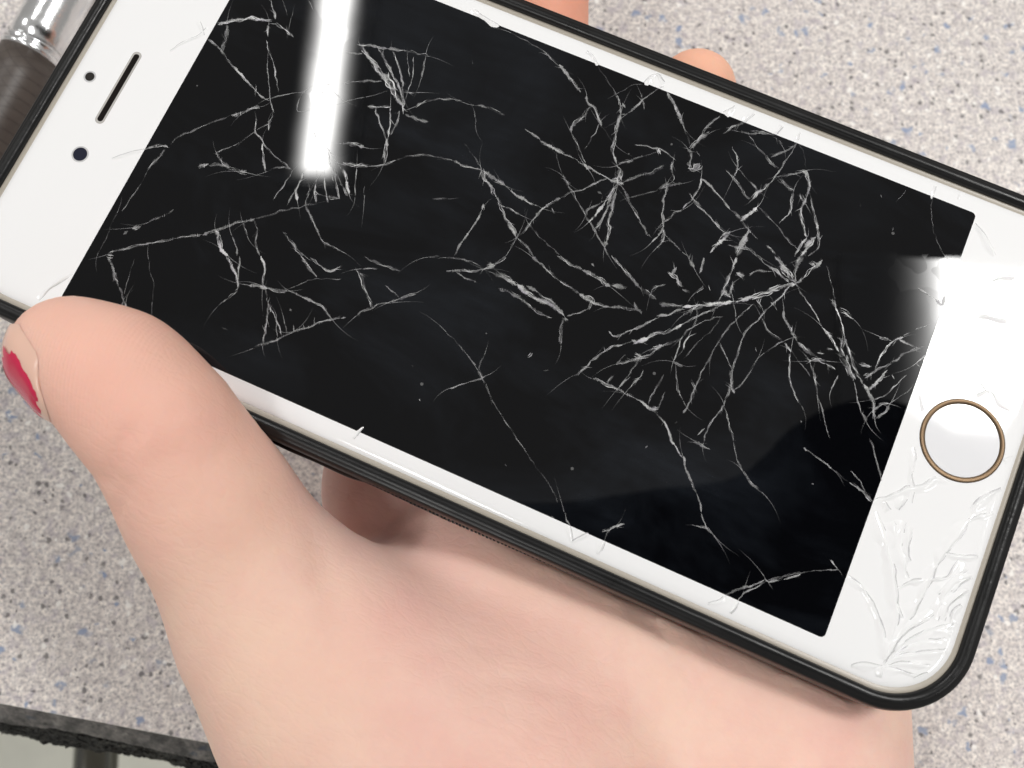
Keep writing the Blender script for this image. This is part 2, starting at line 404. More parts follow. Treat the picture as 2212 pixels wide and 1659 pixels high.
# ------------------------------------------------------------------ table, floor
LAM = mat_laminate(); LAMD = mat_laminate(True)
e0, e1 = on_height(0, 1519, 0), on_height(690, 1650, 0)
ed = (e1-e0); ed[2] = 0; ed /= np.linalg.norm(ed); en = np.array([ed[1], -ed[0], 0])       # en: out of the table
if en[1] > 0: en = -en
table = empty('table', Matrix.Translation(Vector(e0)))
tag(table, 'speckled grey laminate table with a worn black edge under the hand', 'table')
def tl(s, o, z): p = ed*s+en*o; return (p[0], p[1], z)
V = [tl(-.5,0,0), tl(.9,0,0), tl(.9,-.7,0), tl(-.5,-.7,0), tl(-.5,0,-.022), tl(.9,0,-.022), tl(.9,-.7,-.022), tl(-.5,-.7,-.022)]
top = mesh_obj('tabletop', V, [(0,1,2,3),(7,6,5,4),(1,5,6,2),(2,6,7,3),(3,7,4,0)], LAM, table, False, None, 1.0)
# sloping laminate edge band with a ragged lower border
N = 560; V, Fc = [], []
jag = np.convolve(rng.normal(size=N+40), np.ones(9)/9, 'same')[20:20+N+1]*.0005+np.convolve(rng.normal(size=N+80), np.ones(40)/40, 'same')[40:40+N+1]*.0010
for i in range(N+1):
    s = -.16+.50*i/N
    o1 = .0043+jag[i]
    V += [tl(s, .00005, -.00005), tl(s, o1*.5, -.0022), tl(s, o1, -.0046), tl(s, o1-.0003, -.0058)]
for i in range(N):
    for q in range(3): a = i*4+q; Fc.append((a, a+1, a+5, a+4))
mesh_obj('edge_band', V, Fc, LAMD, table, False, None, 1.0)
# torn dark core below it
V, Fc = [], []; rows = 12; n2 = 1100
lowj = np.convolve(rng.normal(size=n2+80), np.ones(30)/30, 'same')[40:40+n2+1]*.0016
for i in range(n2+1):
    s = -.16+.50*i/n2
    for q in range(rows):
        t = q/(rows-1)
        o = .0040+.0056*t+lowj[i]*t+rng.normal()*.00012
        z = -.0066-.010*t+rng.normal()*.0005
        V.append(tl(s, o, z))
for i in range(n2):
    for q in range(rows-1): a = i*rows+q; Fc.append((a, a+1, a+rows+1, a+rows))
k = NT('torn_black_core'); o = k.obj()
k.set(Base_Color=k.ramp(k.noise(k.mapping(o, scale=(.5,1.4,1), rot=(0,0,.5)), 330, 5, .75), [(.45, (.006,.006,.006)), (.62, (.05,.05,.045)), (.78, (.30,.29,.25))]), Roughness=.8)
mesh_obj('torn_edge', V, Fc, k.m, table, False, None, 1.0)
k = NT('floor_tile'); o = k.obj()
k.set(Base_Color=k.ramp(k.noise(o, 9, 5, .6), [(.3, (.60,.60,.53)), (.7, (.74,.74,.65))]), Roughness=.5)
FLOOR = -.72
tag(mesh_obj('floor', [(-4,-4,FLOOR),(4,-4,FLOOR),(4,4,FLOOR),(-4,4,FLOOR)], [(0,1,2,3)], k.m, None, False, None, 1.0), kind='structure')
def tube(name, a, b, r, mat, parent=None, n=24, prof=None):
    a, b = np.array(a, float), np.array(b, float); d = b-a; L = np.linalg.norm(d); d /= L
    x = np.cross(d, (0,0,1) if abs(d[2]) < .9 else (1,0,0)); x /= np.linalg.norm(x); y = np.cross(d, x)
    prof = prof or [(0, 0), (0, r), (L, r), (L, 0)]
    V, Fc = [], []
    for s, rr in prof:
        for j in range(n):
            t = 2*math.pi*j/n; p = a+d*s+(x*math.cos(t)+y*math.sin(t))*max(rr, 1e-6); V.append(tuple(p))
    for i in range(len(prof)-1):
        for j in range(n): Fc.append((i*n+j, i*n+(j+1) % n, (i+1)*n+(j+1) % n, (i+1)*n+j))
    return mesh_obj(name, V, Fc, mat, parent, True, None, 1.0)
a = on_height(212, 1560, -.30); b = on_height(205, 1680, -.30); dd = (b-a)/np.linalg.norm(b-a)
chair = empty('chair', Matrix.Translation(Vector(a)))
tag(chair, 'dark metal chair tube poking out below the table edge at the bottom left', 'chair')
q = dd*.30
tube('frame_tube', -dd*.10, q, .0105, simple('dark_chrome', (.16,.16,.15), .2, 1), chair)
tube('frame_tube', q, (q[0], q[1], FLOOR+.30), .0105, bpy.data.materials['dark_chrome'], chair)

# ------------------------------------------------------------------ smartphone
WHITE = mat_white_glass(); SCREEN = mat_screen(); CRACK = mat_crack(); RUB = mat_rubber()
GOLD = NT('gold_ring').set(Base_Color=(.085,.058,.036), Metallic=1.0, Roughness=.36).m
RIM = simple('beige_gasket', (.42,.38,.32), .35)
phone = empty('smartphone', PHONE_M)
tag(phone, 'white smartphone with a black shattered screen held in the hand', 'smartphone')
GU, GV, GR = 66.7, 31.95, 8.2
V, Fc = sweep(GU, GV, GR, [(-2.6, 0), (-1.5, -.03), (-.9, -.10), (-.45, -.24), (-.15, -.45), (0, -.8)], 14)
V, Fc = V, flip(Fc); m = 4*15; Fc.append(tuple(range(m)))
glass = mesh_obj('front_glass', V, Fc, WHITE, phone)
V, Fc = sweep(GU, GV, GR, [(-.40, -.36), (-.10, -.26), (.45, -.22), (.8, -.35), (1.0, -.9), (1.3, -1.4), (1.3, -6.4), (0, -7.2)], 14)
mesh_obj('metal_frame', V, flip(Fc)+[tuple(reversed(range(7*m, 8*m)))], RIM, phone)
V, Fc = sweep(51.95, 29.2, .6, [(0, .012), (0, -.05)], 4); m = 20
screen = mesh_obj('screen', V, flip(Fc)+[tuple(range(m))], SCREEN, phone, False)
def disc(name, cx, cy, r, z, mat, parent, n=40, ri=0, z2=None):
    V, Fc = [], []
    if ri == 0:
        V = [(cx+r*math.cos(2*math.pi*i/n), cy+r*math.sin(2*math.pi*i/n), zz) for zz in (z, z-.12) for i in range(n)]
        Fc = [tuple(range(n))]+[(i, n+i, n+(i+1) % n, (i+1) % n) for i in range(n)]
    else:
        pr = [(ri, z-.06), (ri+.10, z-.02), (r-.14, z+.03), (r-.03, z), (r, z-.10)]
        for rr, zz in pr: V += [(cx+rr*math.cos(2*math.pi*i/n), cy+rr*math.sin(2*math.pi*i/n), zz) for i in range(n)]
        for q in range(len(pr)-1): Fc += [(q*n+i, (q+1)*n+i, (q+1)*n+(i+1) % n, q*n+(i+1) % n) for i in range(n)]
    return mesh_obj(name, V, Fc, mat, parent, ri != 0)
hb = disc('home_button', 59.53, 0, 4.56, .03, simple('white_sapphire', (.80,.80,.82), .05), phone, 64)
disc('button_ring', 59.53, 0, 5.28, .05, GOLD, hb, 72, 4.56)
DARKH = simple('dark_mesh', (.010,.008,.007), .8, 0, .1)
V = [(x, y, .012) for x, y in rrect(.68, 5.75, .66, 8, -59.55, 0)]
ear = mesh_obj('earpiece', V, [tuple(range(len(V)))], simple('slot_bevel', (.45,.43,.41), .4), phone, False)
V = [(x, y, .02) for x, y in rrect(.40, 5.4, .39, 8, -59.55, 0)]
mesh_obj('speaker_mesh', V, [tuple(range(len(V)))], DARKH, ear, False)
fc = disc('front_camera', -59.5, -10.6, 1.16, .012, simple('lens_bevel', (.55,.55,.56), .3), phone, 32)
disc('lens', -59.5, -10.6, .95, .022, simple('lens_glass', (.012,.014,.03), .08), fc, 32)
ps = disc('proximity_sensor', -63.9, -.15, .86, .012, bpy.data.materials['lens_bevel'], phone, 32)
disc('sensor_window', -63.9, -.15, .64, .022, simple('sensor_glass', (.02,.018,.016), .15), ps, 32)

# phone case
case = empty('phone_case', PHONE_M)
tag(case, 'glossy black rubber bumper case wrapped around the white smartphone', 'phone case')
V, Fc = sweep(67.0, 32.3, 8.5, [(0, -1.2), (-.02, .0), (.12, .34), (.42, .54), (.85, .58), (1.25, .46), (1.46, .30), (1.55, .30), (1.74, .20), (1.92, -.15), (2.05, -.8), (2.10, -1.6), (2.02, -2.0), (2.04, -2.5), (2.16, -3.2), (2.20, -5.2), (2.14, -6.0), (2.05, -6.5), (1.8, -7.6), (1.1, -8.6), (.2, -9.0)], 18)
m = 4*19; nr = 21
mesh_obj('shell', V, flip(Fc)+[tuple(reversed(range((nr-1)*m, nr*m)))], RUB, case)
# ribbed grip on the lower long side
V, Fc = [], []
bxs = [(0,1,2,3),(7,6,5,4),(0,4,5,1),(1,5,6,2),(2,6,7,3),(3,7,4,0)]
for i in range(58):
    u0 = -7.0+i*.52+random.uniform(-.06, .06); amp = .24*math.sin(math.pi*min(1, max(.05, (i+1)/24)) / 2) if i < 24 else .24*max(.1, 1-(i-24)/34)
    y0, y1 = -34.0, -34.4-amp*random.uniform(.85, 1.1)
    b = len(V)
    for z in (-2.6, -5.8):
        V += [(u0, y0, z), (u0+.47, y0, z), (u0+.36, y1, z+(-.3 if z > -4 else .3)), (u0+.11, y1, z+(-.3 if z > -4 else .3))]
    Fc += [tuple(b+q for q in f) for f in bxs]
tag(mesh_obj('grip_ribs', V, Fc, RUB, case, False), kind='stuff')
V, Fc = [], []
for i in range(25):                                          # loose flap of the switch cut-out
    t = i/24; u = -24+18*t; y = -34.1-.75*math.sin(math.pi*t)**.8-.25*math.sin(9*t)*t
    V += [(u, y+.5, -3.0), (u, y, -3.3), (u, y-.05, -5.2), (u, y+.6, -5.8)]
for i in range(24):
    for q in range(3): a = i*4+q; Fc.append((a, a+1, a+5, a+4))
mesh_obj('switch_flap', V, Fc, RUB, case)

# ------------------------------------------------------------------ hand
def hp(px, py, z, r): return (on_z(px, py, z), r)
thumb = [hp(126, 758, 6.6, 4.9), hp(236, 815, 7.2, 6.0), hp(356, 930, 4.8, 7.25), hp(464, 1104, -1.0, 8.8), hp(592, 1312, -8.0, 11.0)]
thumb_pad = [hp(172, 748, 5.6, 4.2), hp(275, 800, 6.2, 4.7)]
thenar = [hp(592, 1312, -8.0, 11.0), hp(750, 1478, -12, 16.4), hp(985, 1690, -17, 22.6), hp(1290, 1980, -22, 26)]
palm = [hp(975, 1330, -23, 13.5), hp(1300, 1080, -22.5, 13)]
palm2 = [hp(1250, 1430, -24, 17), hp(1500, 1180, -23, 13)]
heel = [hp(1060, 1225, -22.5, 13), hp(1400, 1375, -22.3, 13.5), hp(1700, 1500, -22.8, 13)]
hypo = [hp(1610, 1700, -26, 20), hp(1690, 1370, -23.5, 15), hp(1640, 1000, -23, 11)]
wrist = [hp(1080, 1700, -20, 24.0), hp(1400, 2150, -30, 26), hp(1750, 2900, -55, 27)]
wrist2 = [hp(1610, 1700, -26, 20), hp(1700, 2200, -34, 22), hp(2000, 2900, -58, 24)]
index = [hp(900, 1330, -28, 11), hp(846, 1060, -27.5, 9.6), hp(850, 600, -24, 9.5), hp(900, 150, -18.5, 8.5), hp(960, -240, -12, 7.8), hp(1010, -420, -4, 7.0)]
middle = [hp(1150, 1050, -25, 12), hp(1110, 560, -24, 10), hp(1150, 180, -19.5, 8.8), hp(1168, -120, -13, 7.6), hp(1175, -330, -3, 6.8)]
ring = [hp(1400, 1000, -25, 12), hp(1390, 620, -24, 9.5), hp(1478, 330, -18.5, 7.4), hp(1502, 196, -12.5, 6.0)]
pinky = [hp(1640, 1000, -24, 11), hp(1660, 760, -22, 8.2), hp(1730, 560, -17.5, 6.6), hp(1755, 480, -16, 6.0)]
GROOVES = []
def hand_raw(P):
    d = chain(P, thumb, 7)
    d = smin(d, chain(P, thumb_pad, 3), 6.5)
    d = smin(d, chain(P, thenar, 8), 7)
    e = smin(chain(P, palm, 6), chain(P, palm2, 6), 9)
    e = smin(e, chain(P, hypo, 6), 9)
    e = smin(e, chain(P, heel, 6), 7)
    e = smin(e, smin(chain(P, wrist, 8), chain(P, wrist2, 8), 10), 9)
    d = smin(d, e, 4)
    g = chain(P, index, 4)
    for fpts in (middle, ring, pinky): g = smin(g, chain(P, fpts, 4), 1.6)
    return smin(d, g, 1.8)
def hand_sdf(P):
    d = hand_raw(P)
    for pts, r, dep in GROOVES:
        c = None
        for a, b in zip(pts[:-1], pts[1:]):
            q = cone(P, a, b, 0, 0); c = q if c is None else np.minimum(c, q)
        d = d+dep*np.exp(-(c/r)**2)
    return np.maximum(d, -(rbox2(P, 69.0, 34.35, 10.4, -9.1, .05, 1.2)))
def march(px, py):
    d = ray(px, py); s = 40.0
    for _ in range(90):
        p = CAM+d*s; q = float(hand_raw(np.array([p], np.float32))[0])
        if q < .02: return p
        s += q*.7
        if s > 260: return None
    return CAM+d*s
def groove(pix, r, dep):
    pts = [march(*q) for q in pix]; pts = [p for p in pts if p is not None]
    if len(pts) > 1: GROOVES.append((pts, r, dep))
groove([(232,1048),(247,1004),(268,958),(285,925)], .8, .8)
groove([(252,1108),(263,1066),(276,1040)], .7, .6)
groove([(372,886),(420,872),(470,858)], .7, .3)
groove([(1361,1306),(1415,1352),(1471,1422),(1530,1510)], .8, .6)
groove([(806,1172),(850,1152),(930,1134)], .7, .5)
groove([(770,1090),(785,1052),(800,1030)], .9, .4)
groove([(690,1180),(720,1300),(735,1400)], 2.2, .30)
groove([(990,1480),(1120,1470),(1260,1500)], .9, .24)
groove([(620,1560),(800,1530),(980,1560)], .8, .2)
groove([(640,1610),(850,1590),(1060,1620)], .8, .2)
for px_ in ((560,1420,690,1400,800,1430),(700,1560,860,1520,1020,1530),(900,1420,1010,1395,1100,1400),(1150,1560,1300,1520,1420,1540),(1480,1600,1620,1560,1740,1590),(300,1010,350,990,395,985),(430,1010,480,980,520,950)):
    groove(list(zip(px_[::2], px_[1::2])), .6, .16)
tip3 = thumb[0][0]
THUMB_PAD = tuple(on_z(150, 740, 12))
SKIN_FLUSH_AND_LIGHT = [(tuple(on_z(190, 730, 9)), 46, (.90,.50,.39), .68), (tuple(on_z(1185, 20, -8)), 40, (.86,.38,.255), .9), (tuple(on_z(1500, 150, -8)), 22, (.90,.49,.34), .9),
              (tuple(on_z(790, 1080, -19)), 27, (.95,.64,.57), .95), (tuple(on_z(1000, 1370, -4)), 22, (.88,.54,.47), .5), (tuple(on_z(640, 1500, 0)), 18, (.90,.62,.47), .4)]  # first spot here paints bounce light into the shaded hollow under the thumb
SKIN = mat_skin()
V, Q = surface_nets(hand_sdf, (-78, -125, -92), (118, 72, 22), .9)
hand = np_mesh('hand', V*MM, Q, SKIN); hand.matrix_world = PHONE_M
tag(hand, 'left hand gripping the cracked phone, thumb with chipped red nail polish', 'hand')
# thumb nail: patch wrapped on the thumb end
a0 = on_z(185, 838, 7.4); a1 = on_z(185-140, 838-165, 7.4); axd = (a1-a0)/np.linalg.norm(a1-a0)
imgn = R.T@np.array([-.76, .65, 0]); dv = ray(90, 830); imgn = imgn-dv*np.dot(imgn, dv)-dv*.38; nn = imgn-axd*np.dot(imgn, axd); nn /= np.linalg.norm(nn); bn = np.cross(axd, nn)
def wrap(s, th, off):
    c = a0+axd*s; dr = nn*math.cos(th)+bn*math.sin(th); p = c+dr*16
    for _ in range(60):
        q = float(hand_raw(np.array([p], np.float32))[0])
        if q < .01: break
        p = p-dr*q*.8
    return p+dr*off
def nail_patch(name, s0, s1, th0, th1, off, mat, parent, shape):
    V, Fc = [], []; ns, nt = 18, 22
    for i in range(ns+1):
        for j in range(nt+1):
            u, v = i/ns, j/nt
            uu, vv = shape(u, v)
            edge = min(1, 6*min(v, 1-v))*min(1, 5*(u))**.5
            V.append(wrap(s0+(s1-s0)*uu, th0+(th1-th0)*vv, off*(.06+.94*edge)))
    for i in range(ns):
        for j in range(nt): a = i*(nt+1)+j; Fc.append((a, a+1, a+nt+2, a+nt+1))
    return mesh_obj(name, V, Fc, mat, parent)
k = NT('nail'); k.set(Base_Color=(.82,.53,.42), Roughness=.22, Subsurface_Weight=.15, Subsurface_Radius=(1,.5,.3), Subsurface_Scale=.002)
def nail_shape(u, v):
    r = 1-(abs(2*v-1)**2.6)*.16
    b = (abs(2*v-1)**2.2)*.22
    q = max(0.0, (.42-u)/.42); v2 = .5+(v-.5)*(1-.34*q*q)
    return b+(r-b)*u, v2
nail = nail_patch('thumbnail', -1.6, 11.2, -1.0, 1.0, .50, k.m, hand, nail_shape)
def pol_shape(u, v):
    jag_ = lambda x: .5*math.sin(19*x+.7)+.3*math.sin(43*x+2)+.2*math.sin(97*x)
    lo = .06+.03*jag_(v+.3); hi = .74+.08*jag_(v)-.16*(2*v-1)**2; U = lo+(hi-lo)*u
    sd = .03*jag_(U*1.3+.2)
    return nail_shape(U, (.09+sd)+(.82-2*sd)*v)
nail_patch('nail_polish', -1.6, 11.2, -1.0, 1.0, .64, simple('red_polish', (.60,.018,.075), .16), nail, pol_shape)

# ------------------------------------------------------------------ pen lying on the table
pr = .0064
pc = on_height(71, 116, pr); pd = on_height(71+46.5, 116-88.5, pr)-pc; pd[2] = 0; pd /= np.linalg.norm(pd)
pen = empty('pen', Matrix.Translation(Vector(pc)))
tag(pen, 'pen with a brown textured barrel and shiny chrome cap behind the phone', 'pen')
k = NT('chrome').set(Base_Color=(.88,.89,.90), Metallic=1.0, Roughness=.20); k.bump(k.noise(k.obj(), 420, 2), .25, .0004); CHR = k.m
tube('cap', pd*.0012, pd*.052, pr, CHR, pen, 40, [(0, .0048), (.0002, .0057), (.004, .0059), (.02, .0056), (.046, .0050), (.0505, .003), (.0508, 0)])
tube('ring', -pd*.0012, pd*.0016, pr, CHR, pen, 40, [(0, .0054), (.0001, .0061), (.0007, .0064), (.0013, .0061), (.0016, .0057), (.0020, .0062), (.0026, .0061), (.0028, .0050)])
k = NT('brown_leatherette'); o = k.obj()
u3 = k.n('ShaderNodeVectorMath', operation='DOT_PRODUCT'); k.l(o, u3.inputs[0]); u3.inputs[1].default_value = tuple(pd)
v3 = k.n('ShaderNodeVectorMath', operation='DOT_PRODUCT'); k.l(o, v3.inputs[0]); v3.inputs[1].default_value = (pd[1], -pd[0], .6)
def grid(sg):
    x = k.math('ADD', k.math('MULTIPLY', u3.outputs['Value'], 420), k.math('MULTIPLY', v3.outputs['Value'], 420*sg))
    return k.math('LESS_THAN', k.math('ABSOLUTE', k.math('SUBTRACT', k.math('FRACT', x), .5)), .035)
ln = k.math('MAXIMUM', grid(.8), grid(-.8))
k.set(Base_Color=k.mix(ln, k.ramp(k.noise(o, 300, 3), [(.3, (.060,.047,.040)), (.7, (.082,.066,.056))]), (.04,.03,.026)), Roughness=.45)
k.bump(k.math('SUBTRACT', 1.0, ln), .35, .0003)
tube('barrel', -pd*.001, -pd*.095, pr, k.m, pen, 40, [(0, .0046), (.0001, .0061), (.006, .0064), (.08, .0060), (.092, .003), (.094, 0)])

# ------------------------------------------------------------------ cracks in the glass
ORG = dict(A=(0,0), B=(1088,0), C=(2176,0), D=(0,816), E=(1088,816), F=(2176,816), G=(1088,1632), H=(2176,1632))
